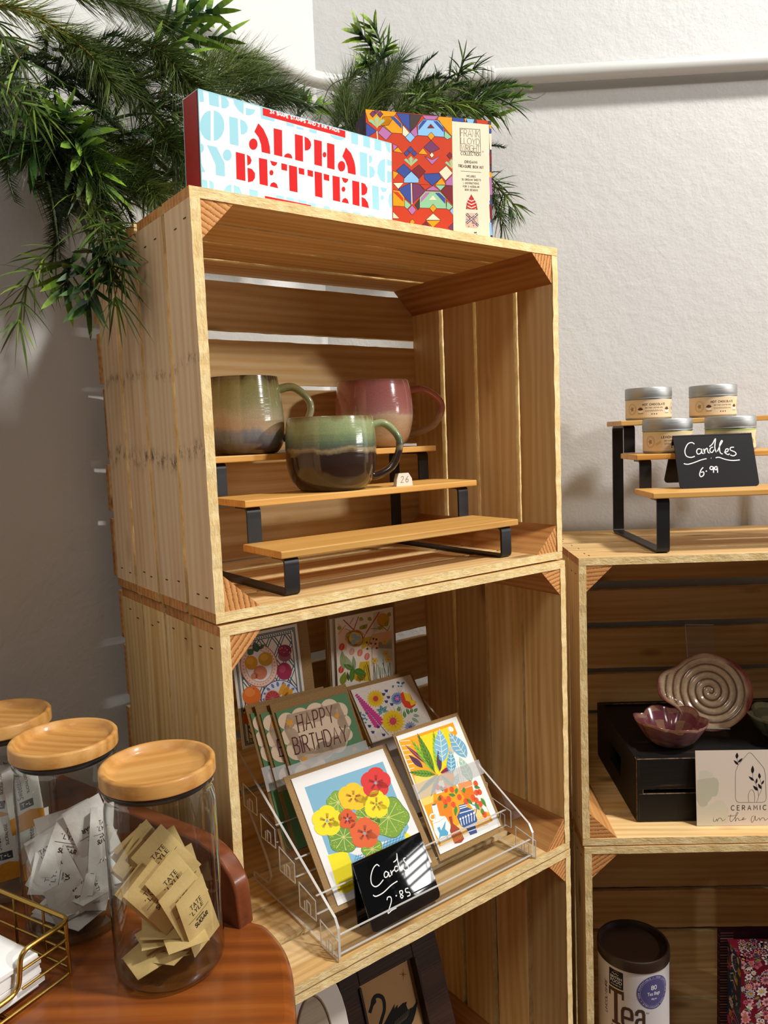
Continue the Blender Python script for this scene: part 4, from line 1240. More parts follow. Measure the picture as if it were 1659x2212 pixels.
for a, b in (((850, 1160), (760, 1140)), ((740, 1270), (700, 1330)), ((860, 1300), (850, 1430)), ((1000, 1200), (1080, 1280)), ((1110, 1250), (1170, 1350)), ((1190, 1190), (1260, 1310)), ((1200, 1330), (1220, 1420)), ((650, 1030), (690, 1110)), ((870, 1060), (860, 1140)), ((1100, 1040), (1180, 1060)), ((640, 1230), (640, 1160)), ((960, 1050), (970, 1130))):
    leaf(A, a, b, 46, '4f8f3a', 8, '2d5f24', .0003)
A.poly([(532, 1292), (600, 1270), (642, 1432), (715, 1432), (782, 1545), (795, 1715), (655, 1790), (575, 1650), (545, 1510), (578, 1470)], 'f6f3ee', 9)
A.line(arc(548, 1442, 36, 40, 0, 360, 14), .0018, 'f6f3ee', 9); A.ell(566, 1280, 30, 11, '5d6a62', 10, rot=-15); A.line([(560, 1530), (640, 1500), (722, 1440)], .0005, 'a8a49c', 10)
A.poly([(605, 1588), (640, 1570), (660, 1620), (722, 1490), (712, 1600), (756, 1645), (744, 1730), (722, 1690), (660, 1700), (632, 1735), (640, 1660)], '5aa6ca', 11)
A.poly([(762, 1442), (800, 1432), (818, 1528), (900, 1592), (966, 1730), (930, 1780), (842, 1795), (776, 1628), (792, 1545)], 'a4452b', 10)
for k in range(8):
    A.line([(792 + 16 * k, 1668 - 9 * k), (836 + 15 * k, 1780 - 8 * k)], .0009, 'f0983a', 11)
A.poly([(892, 1292), (985, 1262), (1000, 1310), (1092, 1352), (1142, 1482), (1112, 1560), (1140, 1650), (1050, 1682), (1000, 1600), (925, 1560), (872, 1440), (912, 1352)], '3d5c94', 10)
for a, b in (((895, 1310), (995, 1282)), ((905, 1335), (1005, 1305)), ((905, 1395), (1095, 1340)), ((955, 1600), (1115, 1545)), ((1010, 1640), (1125, 1600))):
    A.line([a, b], .0012, 'e6e8ee', 11)
for k in range(6):
    A.ell(915 + 36 * k, 1470 - 16 * k, 13, 17, 'f0f0f2', 11, 8); A.line([(920 + 36 * k, 1490 - 16 * k), (935 + 33 * k, 1560 - 14 * k)], .0012, 'f0f0f2', 11)
A.line(arc(1085, 1350, 45, 70, -100, 70, 10), .0012, '6a80b0', 10)
card('house plant greeting card with white border, front right in the acrylic stand', stand(ML, .3025, .0405, -.3705, 32.7, 1.2, -.6), w, h, A, .0030, w - .0060, .0075, h - .0050, 'f1efec', sleeve=(.078, .098))

# happy birthday cards, one in front of two more
def birthday_art():
    A = Art(.1203, .1861, [(325, 777), (847, 632), (1151, 1561), (621, 1785)])
    CR = 'edd6ba'
    A.poly([(440, 850), (800, 765), (880, 960), (850, 1060), (620, 1200), (520, 1160), (420, 950)], CR, 2)
    for x, y, r in ((440, 893, 60), (535, 862, 64), (640, 832, 68), (735, 800, 62), (800, 822, 60), (835, 895, 48), (850, 985, 44), (790, 1050, 62), (700, 1090, 62), (590, 1140, 66), (510, 1090, 72), (462, 1000, 62), (560, 1250, 66), (640, 1200, 70)):
        A.ell(x, y, r, r * .98, CR, 2, 22)
    K = '5a2a26'
    A.text('HAPPY', (524, 970), (768, 898), (-20, -116), .0017, K, 3, gap=.26)
    A.text('BIRTHDAY', (500, 1122), (866, 1030), (-24, -112), .0017, K, 3, gap=.2)
    for x, y in ((524, 970), (558, 960), (505, 858), (536, 848), (500, 1122), (555, 1108), (530, 1000)):
        A.line([(x - 9, y + 2), (x + 9, y - 3)], .0009, K, 3)
    for x, y, r in ((460, 903, 34), (785, 855, 24), (560, 1158, 30), (905, 1082, 22)):
        A.poly([(x + (r if i % 2 == 0 else r * .45) * math.cos(i * math.pi / 8), y + (r if i % 2 == 0 else r * .45) * math.sin(i * math.pi / 8)) for i in range(16)], 'e9a22e', 4)
    return A
w, h = .1203, .1861
BA = birthday_art()
for k, lab in enumerate(('front one of three green Happy Birthday cards in the acrylic stand', 'green Happy Birthday card, middle one of the three, mostly covered by the front one', 'green Happy Birthday card, rearmost of the three, showing only its left edge')):
    dx, dy, dz, th, ro = ((0, 0, 0, 28.9, .1), (-.0205, .006, .001, 29.0, -.6), (-.0335, .012, .003, 29.2, -1.2))[k]
    card(lab, stand(ML, .1575 + dx, .1115 + dy, -.3330 + dz, th, .5, ro), w, h, BA, .004, w - .004, .004, h - .012, '5b8a60', sleeve=(.075, .105))

# dotted flower card
w, h = .1165, .1992
A = Art(w, h, [(386, 1275), (1339, 1027), (2199, 2925), (1222, 3319)])
rr = random.Random(4)
for i in range(420):
    x, y = rr.random() * w, h * (.45 + .55 * rr.random())
    A.raw([(x, y), (x + .0006, y), (x + .0006, y + .0006), (x, y + .0006)], 'b49a92', 1)
def daisy(cx, cy, r, c, mid, n=20, k=3):
    for i in range(n):
        a = TAU * i / n
        leaf(A, (cx + r * .15 * math.cos(a), cy + r * .15 * math.sin(a)), (cx + r * math.cos(a), cy + r * math.sin(a)), r * .32, c, k + i % 2)
        A.line([(cx, cy), (cx + r * .6 * math.cos(a + .15), cy + r * .6 * math.sin(a + .15))], .0003, 'c0722a', k + 2)
    A.ell(cx, cy, r * .28, r * .3, mid, k + 3)
daisy(812, 1455, 138, 'eec11c', 'cc3f3a'); daisy(1070, 1790, 185, 'f1c914', 'd2405c', 22, 5)
for i in range(16):
    u = i / 15
    cx, cy = 520 + u * 340, 1410 + u * 430
    for s in (1, -1):
        leaf(A, (cx, cy), (cx + s * (22 + 66 * u) + 10, cy - s * (10 + 40 * u) - 14), 34 + 34 * u, 'd43a92', 3 + i % 2)
A.line([(520, 1410), (880, 1850), (1010, 2000)], .0007, '4a3a70', 6)
for i in range(22):
    a = TAU * i / 22
    A.line([(1132, 1452), (1132 + 88 * math.cos(a), 1452 + 92 * math.sin(a))], .0017, '5a8fc0', 3)
A.ell(1132, 1452, 50, 54, '4a55a0', 4); flower(A, 1132, 1452, 44, 'c86ab0', 7, 5, 'e8c0dc', .4)
A.poly([(1180, 1380), (1220, 1350), (1270, 1400), (1320, 1375), (1360, 1470), (1420, 1500), (1400, 1560), (1330, 1605), (1250, 1580), (1200, 1500)], 'e04028', 4)
A.poly([(1220, 1350), (1270, 1380), (1320, 1375), (1345, 1470), (1410, 1490), (1415, 1525), (1340, 1560), (1320, 1500), (1260, 1480)], 'f0c81c', 5)
for x, y in ((970, 1335), (930, 1385), (1002, 1430), (970, 1495), (1052, 1535), (720, 1860), (850, 1870), (770, 1950), (930, 1990)):
    A.poly([(x - 30, y - 16), (x + 28, y - 14), (x + 20, y + 22), (x - 10, y + 26)], '3c3f86', 4); A.line([(x, y), (x + 60, y + 110)], .0003, '9fa3a0', 2)
for bx, by in ((1120, 1240), (1200, 1250), (640, 1690), (640, 1780)):
    for i in range(6):
        A.ell(bx + rr.uniform(-52, 52), by + rr.uniform(-42, 42), 15, 15, '4f8fae', 4, 8)
for x in range(5):
    A.line([(1110 + 28 * x, 1250), (1170, 1420)], .0003, 'b07a80', 2)
for a, b, c in (((1250, 1740), (1235, 1630), '3d8a44'), ((1310, 1690), (1270, 1590), '3d8a44'), ((1345, 1670), (1350, 1590), '3d8a44'), ((1385, 1650), (1440, 1590), '3d8a44'), ((1370, 1700), (1470, 1715), '86a890'), ((1350, 1740), (1460, 1810), '86a890'), ((1170, 1650), (1150, 1560), '6aa852'), ((1130, 1640), (1190, 1570), '6aa852'), ((910, 1640), (815, 1615), '4a8f94'), ((910, 1640), (880, 1540), '4a8f94'), ((910, 1640), (985, 1560), '4a8f94'), ((910, 1640), (1000, 1640), '4a8f94'), ((910, 1640), (850, 1700), '4a8f94')):
    leaf(A, a, b, 46, c, 3, 'e6e6d6', .0003)
daisy(1330, 1880, 95, '8e9cc4', '5a5aa0', 14, 3)
for a in ((1200, 1600), (1240, 1620)):
    A.line([a, (1180, 1800)], .0005, '8a7a60', 2)
card('pale dotted greeting card with bright flowers, right of the birthday cards', stand(ML, .2881, .0975, -.3385, 38.5, -.3, -.6), w, h, A, .0035, w - .0045, .006, h - .0065, 'ebe1d6', sleeve=(.086, .112))

# fruit plate card
w, h = .1012, .1475
A = Art(w, h, [(41, 335), (1072, 122), (1262, 1754), (242, 2065)])
TE = '2d5560'
for i in (.0045, .0062, .0108):
    A.rawline([(i, i), (w - i, i), (w - i, h - i), (i, h - i), (i, i)], .0012, TE, 2)
n = 26
for k in range(n):
    x = .008 + (w - .016) * k / (n - 1)
    for y in (.0086, h - .0086):
        A.raw([(x - .0013, y), (x, y - .0014), (x + .0013, y), (x, y + .0014)], TE, 2)
for k in range(-5, 9):
    for dd in (0, .0042):
        x = .012 + k * .020 + dd
        A.items += [([q for q in clip_poly(p, .0115, w - .0115, .0115, h - .0115)], c, kk) for p, c, kk in (lambda Z: (Z.rawline([(x, 0), (x + h * .62, h)], .0013, TE, 1), Z.rawline([(w - x, 0), (w - x - h * .62, h)], .0013, TE, 1), Z.items)[2])(Art(w, h))]
A.items = [i for i in A.items if len(i[0]) > 2]
A.ell(490, 770, 290, 335, 'b36a5c', 3, 40, -12); A.ell(490, 770, 278, 322, 'ebccbe', 4, 40, -12); A.ell(490, 775, 205, 250, 'b36a5c', 5, 36, -12); A.ell(490, 775, 198, 243, 'e9e2e2', 6, 36, -12)
rr = random.Random(2)
for i in range(34):
    a = TAU * i / 34
    A.ell(490 + 242 * math.cos(a), 772 + 288 * math.sin(a), 12, 9, 'c08a76', 6, 6, 30 * i)
for x, y, rx, ry, c in ((370, 725, 100, 108, 'd99a2c'), (590, 668, 112, 108, 'c9982c'), (510, 875, 105, 110, 'd08060'), (420, 930, 55, 48, 'd08060')):
    A.ell(x, y, rx, ry, c, 8, 24); A.ell(x - rx * .2, y - ry * .25, rx * .55, ry * .5, {'d99a2c': 'e3aa38', 'c9982c': 'dcab3a', 'd08060': 'd88c68'}[c], 9, 20)
leaf(A, (470, 560), (410, 400), 110, '3c5a46', 10, '6d8a6a'); leaf(A, (400, 590), (310, 520), 110, '4a6a50', 10, '6d8a6a'); leaf(A, (480, 520), (580, 440), 50, '3c5a46', 10)
A.ell(885, 540, 108, 95, '8a2f46', 5); A.ell(885, 625, 100, 80, '9a5a6a', 4)
for i in range(26):
    A.ell(885 + rr.uniform(-85, 85), 530 + rr.uniform(-60, 50), 10, 8, rr.choice(['d8a0a8', '5c1a30', 'b04a5c']), 6, 6)
A.ell(880, 855, 118, 135, '9c2c50', 5); A.ell(850, 820, 50, 60, 'b04a68', 6)
A.ell(380, 1230, 143, 148, 'e2722a', 8, 28); A.ell(350, 1180, 80, 70, 'ea8a42', 9, 20); A.ell(405, 1125, 12, 8, '7a4a2a', 10, 8)
A.ell(820, 1290, 300, 300, '3a4d8e', 6, 40); A.ell(820, 1290, 288, 288, 'dfe2ea', 7, 40)
for i in range(18):
    a = TAU * i / 18
    A.ell(820 + 240 * math.cos(a), 1290 + 240 * math.sin(a), 40, 22, '6c7cb4', 8, 8, math.degrees(a))
A.ell(700, 1275, 128, 135, 'e5b79c', 9, 28); A.ell(700, 1275, 112, 120, 'b93a42', 10, 28)
for i in range(12):
    a = TAU * i / 12
    A.line([(700, 1275), (700 + 105 * math.cos(a), 1275 + 112 * math.sin(a))], .0004, 'd98a86', 11)
for i, (x, y) in enumerate(((850, 1130), (900, 1180), (950, 1220), (900, 1270), (980, 1290))):
    A.ell(x, y, 40, 105, ['e2a02a', 'd9922a'][i % 2], 9 + i % 2, 16, 25)
A.ell(360, 1450, 110, 60, 'd97a28', 8); leaf(A, (300, 1400), (480, 1390), 44, '33483a', 10); leaf(A, (240, 1480), (330, 1400), 40, '33483a', 10)
A.ell(300, 1580, 70, 90, 'c2652a', 8)
card('fruit plate greeting card with tiled border, left end of the back row', stand(ML, .1229, .2193, -.2272, 7.3, .3, 0), w, h, A, 0, w, 0, h, 'e4ddd4', thick=.0008, env=False)
card('plain brown envelope standing right behind the fruit plate card', stand(ML, .1260, .2245, -.2270, 7.3, .3, 0), .118, .152, None, .002, .100, .002, .145, 'd9cfc2')

# bird's nest card with two more behind
w, h = .1036, .1454
A = Art(w, h, [(228, 249), (1090, 75), (1139, 1483), (291, 1734)])
A.poly([(270, 300), (1040, 130), (1090, 1600), (330, 1700)], 'e9dccd', 1)
A.poly([(272, 310), (420, 440), (400, 720), (285, 720)], 'e6bf9f', 2); A.poly([(780, 480), (1075, 430), (1080, 700), (700, 680)], 'e2b890', 2); A.poly([(640, 540), (780, 510), (740, 640), (620, 720)], 'd9b83a', 2)
A.poly([(600, 900), (740, 880), (760, 1180), (540, 1180)], 'd9b42c', 2); A.poly([(880, 600), (1080, 560), (1085, 1060), (840, 1090)], 'c9cfc6', 2); A.poly([(540, 1000), (700, 1100), (600, 1200), (500, 1150)], 'cc9a2c', 2)
A.ell(945, 270, 95, 100, 'cd9a2c', 3); A.poly([(800, 160), (960, 130), (860, 420), (800, 470)], 'c9c3b8', 2)
for a, b, c, wd in (((350, 265), (520, 430), 'b5472e', .0016), ((450, 330), (505, 235), 'b5472e', .001), ((500, 440), (578, 218), 'b5472e', .0014), ((890, 150), (690, 470), 'b5472e', .0018), ((690, 470), (640, 560), 'b5472e', .001), ((760, 400), (950, 400), '6a5a3a', .0008), ((1010, 430), (890, 330), '7a5a3a', .001), ((1010, 440), (1050, 350), '7a5a3a', .001), ((275, 480), (390, 345), '9a6a4a', .0007), ((380, 400), (470, 440), 'b5472e', .0008)):
    A.line([a, b], wd, c, 4)
for i in range(26):
    r, a0 = rr.uniform(95, 145), rr.uniform(0, 360)
    A.line(arc(525 + rr.uniform(-14, 14), 545 + rr.uniform(-14, 14), r, r * .95, a0, a0 + rr.uniform(90, 190), 10), .0007, rr.choice(['b0762a', 'cf8f3a', 'a05a2a', 'd9a84a']), 5)
A.ell(525, 545, 95, 90, 'd9c64a', 3)
for x, y in ((510, 510), (562, 545), (505, 600)):
    A.ell(x, y, 42, 36, '9db2c6', 6, 14, -30)
for a, b in (((640, 405), (715, 330)), ((585, 405), (700, 345)), ((590, 240), (650, 275)), ((715, 235), (775, 275)), ((1020, 220), (1050, 150)), ((985, 370), (1010, 270)), ((280, 420), (305, 355)), ((390, 500), (455, 480)), ((860, 395), (940, 380))):
    leaf(A, a, b, 60, '9a9c2e', 6, 'c0bf5a', .0003)
for x, y, c in ((330, 670, 'd2482e'), (600, 760, 'd9806a'), (705, 815, 'd9746a'), (480, 740, 'dfa090'), (320, 1010, 'c9402e')):
    A.ell(x, y, 40, 56, c, 6, 14, 15); A.line([(x - 10, y + 40), (x + 6, y - 44)], .0005, 'f0c9b0', 7)
for x, y in ((800, 550), (845, 560), (700, 605), (765, 620), (830, 625), (710, 700), (850, 690)):
    A.ell(x, y, 17, 17, '7a4436', 6, 8); A.line([(x, y), (780, 700)], .0003, '6a5a4a', 5)
A.line([(780, 690), (782, 960)], .0006, '5a5a40', 5)
for x, y in ((965, 590), (985, 770), (820, 880), (1018, 860)):
    flower(A, x, y, 52, 'e2b94a', 6, 6, 'cf6a2e', .5)
for a, b, wd, c in (((360, 1010), (330, 720), 90, '93a06a'), ((480, 1000), (380, 800), 70, '9aa884'), ((520, 1010), (500, 800), 60, '8fa47c'), ((500, 1010), (350, 930), 80, '5f8440'), ((510, 1020), (700, 1080), 110, '4f7a2a'), ((470, 1200), (500, 930), 80, '567f28'), ((330, 1240), (380, 1040), 100, '7d8a24'), ((430, 1180), (410, 1040), 40, '3f4a20'), ((660, 1160), (560, 1110), 60, '6a6a1e')):
    leaf(A, a, b, wd, c, 7, '8aa860', .0003)
for i in range(16):
    x = 700 + i * 24
    A.line([(x + rr.uniform(-30, 30), 1180), (x - 30 + rr.uniform(-30, 40), 840 + rr.uniform(0, 160))], .0007, rr.choice(['3a4424', '2a3020', '5a6a2a']), 6)
card('bird nest and spring flowers greeting card at the middle of the back row', stand(ML, .2797, .2280, -.2272, 0, .2, -.3), w, h, A, 0, w, 0, h, 'e6dccf', thick=.0008, env=False)
for k, lab in enumerate(('brown envelope directly behind the bird nest card', 'brown envelope rearmost behind the bird nest card')):
    card(lab, stand(ML, .2715 - .002 * k, .2325 + .005 * k, -.2272, 0, .2, 0), .120, .150, None, .002, .112, .002, .145, 'cfc6b8', env_t=.002)

# ------------------------------------------------------------------ right stack, upper crate: black box and ceramics
BLACKW = NT('worn_black_paint')
_tc = BLACKW.n('ShaderNodeTexCoord')
_n = BLACKW.noise(BLACKW.mapping(_tc.outputs['Object'], (9, 60, 160)), 1.0, 4, 0.65)
BLACKW.set(base=BLACKW.ramp(_n, [(0.45, srgb('0c0b0a')), (0.62, srgb('14110f')), (0.72, srgb('4a3520'))]), rough=0.55, spec=0.35)
BLACKW.bump(_n, 0.3, 0.001)
BLACKW = BLACKW.mat
WORN = NT('worn_edge')
_tc = WORN.n('ShaderNodeTexCoord')
WORN.set(base=WORN.ramp(WORN.noise(_tc.outputs['Object'], 120, 3), [(0.38, srgb('1a1512')), (0.55, srgb('7a5634'))]), rough=0.7)
WORN = WORN.mat
def worn(name, mb, parent, M=None):
    o = obj(name, mb, [BLACKW, WORN], parent, M)
    b = o.modifiers.new('bevel', 'BEVEL'); b.width = 0.0009; b.segments = 1; b.limit_method = 'ANGLE'; b.material = 1
    return o
def black_box():
    w, d, h = .355, .236, .0945
    t = thing('wooden_display_box', 'upturned black painted wooden box with worn edges carrying the ceramics', 'box', MR @ T(.0865, .042, -.3944))
    worn('front_board', MB().box(.003, w - .003, 0, .010, h - .046, h), t)
    worn('front_board', MB().box(.003, w - .003, 0, .010, 0, .0425), t)
    worn('back_board', MB().box(.003, w - .003, d - .010, d, 0, h), t)
    for x in (0, w - .010):
        mb = MB()
        # end board with a hand hole
        y0, y1, z0, z1 = .085, .150, .030, .060
        for a in ((.0105, y0, 0, h), (y1, d - .0105, 0, h), (y0, y1, 0, z0), (y0, y1, z1, h)):
            mb.box(x, x + .010, a[0], a[1], a[2], a[3])
        obj('end_board', mb, [BLACKW], t)
        worn('corner_post', MB().box(x, x + .010, 0.0002, .0102, 0, h - .0002), t)
        worn('corner_post', MB().box(x, x + .010, d - .0102, d - .0002, 0, h - .0002), t)
    worn('top_panel', MB().box(.010, w - .010, .010, d - .010, h - .010, h - .0035), t)
    for y in (.010, d - .018):
        worn('batten', MB().box(.010, w - .010, y, y + .008, .034, .056), t)
black_box()
TOPZ = -.3944 + .0945 - .0035

GLAZE_COL = NT('speckled_glaze')
_a = GLAZE_COL.n('ShaderNodeAttribute', attribute_name='Col')
_tc = GLAZE_COL.n('ShaderNodeTexCoord')
_sp = GLAZE_COL.ramp(GLAZE_COL.noise(_tc.outputs['Object'], 160, 4, 0.7), [(0.35, 0.62), (0.6, 1.0)])
GLAZE_COL.set(base=GLAZE_COL.mix(0.55, _a.outputs['Color'], _sp, 'MULTIPLY'), rough=0.15, spec=0.6, coat=0.5, coatr=0.05)
GLAZE_COL = GLAZE_COL.mat
def lerp3(a, b, t):
    t = max(0, min(1, t))
    return tuple(x + (y - x) * t for x, y in zip(a, b))
def spoon_rest():
    """round dish with a spiral groove and a lobe at its left, standing on an easel"""
    R0, n, m = .0585, 120, 64
    def outline(a):
        d = (a - math.pi * .97 + math.pi) % TAU - math.pi
        return R0 * (1 + .03 * math.sin(3 * a + 1)) + .0225 * math.exp(-(abs(d) / .42) ** 3)
    v, f, c = [], [], []
    cream, brown, red = srgb('d8bd9c'), srgb('6f4a2c'), srgb('8a4440')
    hts = []
    for i in range(m + 1):
        for k in range(n):
            a = TAU * k / n
            q = i / m
            r = q * outline(a)
            ph = r / .0112 - a / TAU
            g = math.cos(TAU * ph)
            amp = .0011 * min(1, r / .006) * (1 - max(0, (q - .88) / .10) if q > .88 else 1)
            rim = .010 * max(0, (q - .72) / .28) ** 2
            v.append((r * math.cos(a), -rim - amp * g, r * math.sin(a)))
            hts.append((q, g, a))
    for i in range(m):
        for k in range(n):
            k2 = (k + 1) % n
            f.append((i * n + k, (i + 1) * n + k, (i + 1) * n + k2, i * n + k2))
            q, g, a = hts[(i + 1) * n + k]
            col = lerp3(cream, brown, max(0, -g - .35) * 1.5 if q < .90 else 0)
            wob = .05 * math.sin(5 * a) + .03 * math.sin(11 * a + 2)
            col = lerp3(col, red, (q - .955 + .10 * max(0, math.cos(a - .25)) ** 2 + .05 * max(0, math.cos(a - math.pi * .97)) ** 8 - wob * .4) * 14)
            c.append(col)
    b = len(v)
    for k in range(n):
        a = TAU * k / n
        r = outline(a)
        v.append((r * math.cos(a) * 1.004, -.0065, r * math.sin(a) * 1.004))
        v.append((r * .6 * math.cos(a), .0125, r * .6 * math.sin(a)))
    for k in range(n):
        k2 = (k + 1) % n
        f += [(m * n + k, b + 2 * k, b + 2 * k2, m * n + k2), (b + 2 * k, b + 2 * k + 1, b + 2 * k2 + 1, b + 2 * k2)]
        c += [red, red]
    f.append(tuple(b + 2 * k + 1 for k in range(n))); c.append(red)
    mb = MB()
    for ff, cc in zip(f, c):
        pass
    mb.v = [Vector(p) for p in v]; mb.f = [list(x) for x in f]; mb.m = [0] * len(f); mb.c = c
    o = obj('spoon_rest', mb, GLAZE_COL, None, MR @ T(.2315, .150, TOPZ + .0625) @ RZ(R(-8)) @ RX(R(-20)), smooth=70)
    tag(o, 'round cream and red glazed dish with spiral groove on a clear easel', 'dish')
spoon_rest()
def easel():
    t = thing('plate_easel', 'clear acrylic easel behind the spiral dish on the black box', 'plate stand', MR @ T(.2315, .150, TOPZ + .0003))
    M = RZ(R(-8))
    mb = MB().box(-.022, .022, .002, .0045, -.002, .160, M=M @ T(0, .018, 0) @ RX(R(-20)))
    br = obj('back_rest', mb, [ACR], t)
    mb = MB().box(-.022, .022, .0018, .0047, .1590, .1602, M=M @ T(0, .018, 0) @ RX(R(-20)))
    mb.box(-.0224, -.0216, .0018, .0047, 0, .160, M=M @ T(0, .018, 0) @ RX(R(-20)))
    obj('top_edge', mb, [ACE], br)
    mb = MB().box(-.022, .022, -.030, .070, 0, .0025, M=M).box(-.022, .022, -.030, -.0275, 0, .014, M=M)
    ft = obj('foot', mb, [ACR], t)
    mb = MB().box(-.022, .022, -.0303, -.0273, .0136, .0144, M=M)
    obj('lip_edge', mb, [ACE], ft)
easel()
def petal_bowl(label, x, y, rad, ins, spot, outs, lobes, rot, hgt=.040):
    n, v, f, c = 96, [], [], []
    prof = [(.0, .004), (.42, .0045), (.62, .010), (.80, .021), (.93, .033), (1.0, .040), (1.02, .0405), (1.0, .036), (.92, .028), (.78, .015), (.58, .004), (.40, .0), (.0, .0)]
    rr = random.Random(lobes * 7 + int(rad * 1e4))
    ph = [rr.random() * 6 for _ in range(4)]
    for i, (q, z) in enumerate(prof):
        for k in range(n):
            a = TAU * k / n
            lob = 1 + (.17 * abs(math.cos(lobes * (a + rot) / 2)) ** .7 - .12) * q ** 2.2
            wav = (.0022 * math.cos(lobes * (a + rot)) + .002 * math.sin(2 * a)) * max(0, q - .55) / .45
            v.append((rad * q * lob * math.cos(a), rad * q * lob * math.sin(a), z * hgt / .040 + wav))
    for i in range(len(prof) - 1):
        for k in range(n):
            k2 = (k + 1) % n
            f.append((i * n + k, i * n + k2, (i + 1) * n + k2, (i + 1) * n + k))
            a = TAU * k / n
            w = .5 + .5 * math.sin(3 * a + ph[0]) * math.sin(7 * a + ph[1])
            if i <= 5:
                c.append(lerp3(srgb(ins), srgb(spot), max((1.2 if i == 4 else .2 if i < 3 else .0) * w, .9 if i in (1, 2) and abs(((a + rot) * 8 / TAU) % 1 - .5) < .22 else 0)))
            elif i == 6:
                c.append(srgb(spot))
            else:
                c.append(lerp3(srgb(outs), srgb(spot), (.9 if i > 8 else .25) * w))
    mb = MB(); mb.v = [Vector(p) for p in v]; mb.f = [list(x) for x in f]; mb.m = [0] * len(f); mb.c = c
    o = obj('petal_bowl', mb, GLAZE_COL, None, MR @ T(x, y, TOPZ + .0004), smooth=60)
    s = o.modifiers.new('subsurf', 'SUBSURF'); s.levels = 1; s.render_levels = 1
    tag(o, label, 'bowl', 'petal edged bowls on the black box')
petal_bowl('small pink petal edged bowl at the front left of the black box', .1545, .1015, .0505, '8c4a58', 'b98f74', '7a4550', 6, .35)
petal_bowl('small green petal edged bowl at the right, cut by the picture edge', .3280, .1080, .0520, '6c7258', '9a9274', '4f5a48', 6, .1)
MUGGLASS = None

# card of the ceramics maker
w, h = .150, .1077
A = Art(w, h, [(359, 196), (2321, 169), (2346, 1535), (389, 1551)])
for pts, c, k in (([(395, 720), (520, 700), (600, 690), (690, 672), (760, 700), (785, 780), (775, 930), (745, 1010), (660, 1025), (640, 1080), (590, 1120), (575, 1180), (520, 1205), (440, 1195), (385, 1080)], 'bfbaa4', 2),
                  ([(440, 560), (540, 550), (650, 590), (690, 640), (600, 690), (500, 740), (420, 700)], 'd0c8b6', 1), ([(385, 1180), (560, 1215), (760, 1080), (860, 1090), (960, 1250), (950, 1500), (600, 1549), (389, 1549)], 'd2cab4', 1)):
    A.poly(pts, c, k)
K = '3a2e2a'
A.line([(1345, 228), (1310, 240), (1130, 460), (1090, 560), (1082, 700), (1084, 1050), (1105, 1110), (1160, 1128), (1560, 1126), (1620, 1110), (1640, 1050), (1625, 640), (1605, 520), (1570, 470), (1380, 245), (1345, 228)], .0004, K, 3)
A.line([(1325, 1118), (1318, 1000), (1345, 920), (1378, 896), (1412, 930), (1432, 1010), (1428, 1118)], .0004, K, 3, smooth=4)
A.line([(1395, 600), (1400, 690), (1430, 750), (1470, 830), (1490, 910), (1500, 1010), (1490, 1070), (1465, 1120)], .00035, K, 3, smooth=4)
A.line([(1520, 690), (1545, 760), (1558, 860), (1540, 940), (1500, 1010)], .00035, K, 3, smooth=4)
A.line([(1112, 320), (1125, 380), (1135, 450), (1120, 490)], .00035, K, 3)
for a, b, wd in (((1110, 335), (1114, 226), 52), ((1132, 405), (1216, 326), 40), ((1132, 445), (1054, 362), 40), ((1393, 605), (1395, 458), 54), ((1420, 735), (1324, 655), 40), ((1460, 785), (1472, 685), 36), ((1525, 695), (1510, 592), 46), ((1560, 800), (1600, 722), 34), ((1550, 880), (1492, 785), 46), ((1490, 912), (1402, 822), 50)):
    leaf(A, a, b, wd, '231b22', 4)
A.text('CERAMICS', (1008, 1268), (1735, 1258), (0, -84), .0009, '2d2523', 3, gap=.62)
for pts in ([(688, 1420), (690, 1465), (720, 1465), (750, 1425), (755, 1465), (790, 1410), (830, 1420), (850, 1460), (905, 1425)], [(945, 1374), (1068, 1366)], [(1000, 1345), (985, 1440), (1010, 1472), (1060, 1420), (1130, 1320), (1110, 1310), (1085, 1380), (1085, 1465), (1110, 1415), (1140, 1420), (1150, 1450), (1200, 1440), (1240, 1410), (1220, 1405), (1212, 1440), (1278, 1420)],
            [(1420, 1365), (1380, 1390), (1368, 1450), (1385, 1488), (1420, 1440), (1440, 1370), (1445, 1440), (1470, 1450), (1510, 1405), (1530, 1450), (1560, 1405), (1600, 1410), (1620, 1450), (1680, 1410), (1710, 1450), (1760, 1420)]):
    A.line(pts, .0005, K, 3, smooth=5)
A.ell(690, 1400, 5, 5, K, 3)
mb = slab(w, h, .0008, 'dccdbd')
A.emit(mb, face_front)
tag(obj('info_card', mb, PRINT, None, stand(MR, .1671, .0285, -.3946, 4.2, -.8, -.2)), 'cream card with a leafy house drawing reading CERAMICS against the black box', 'card')

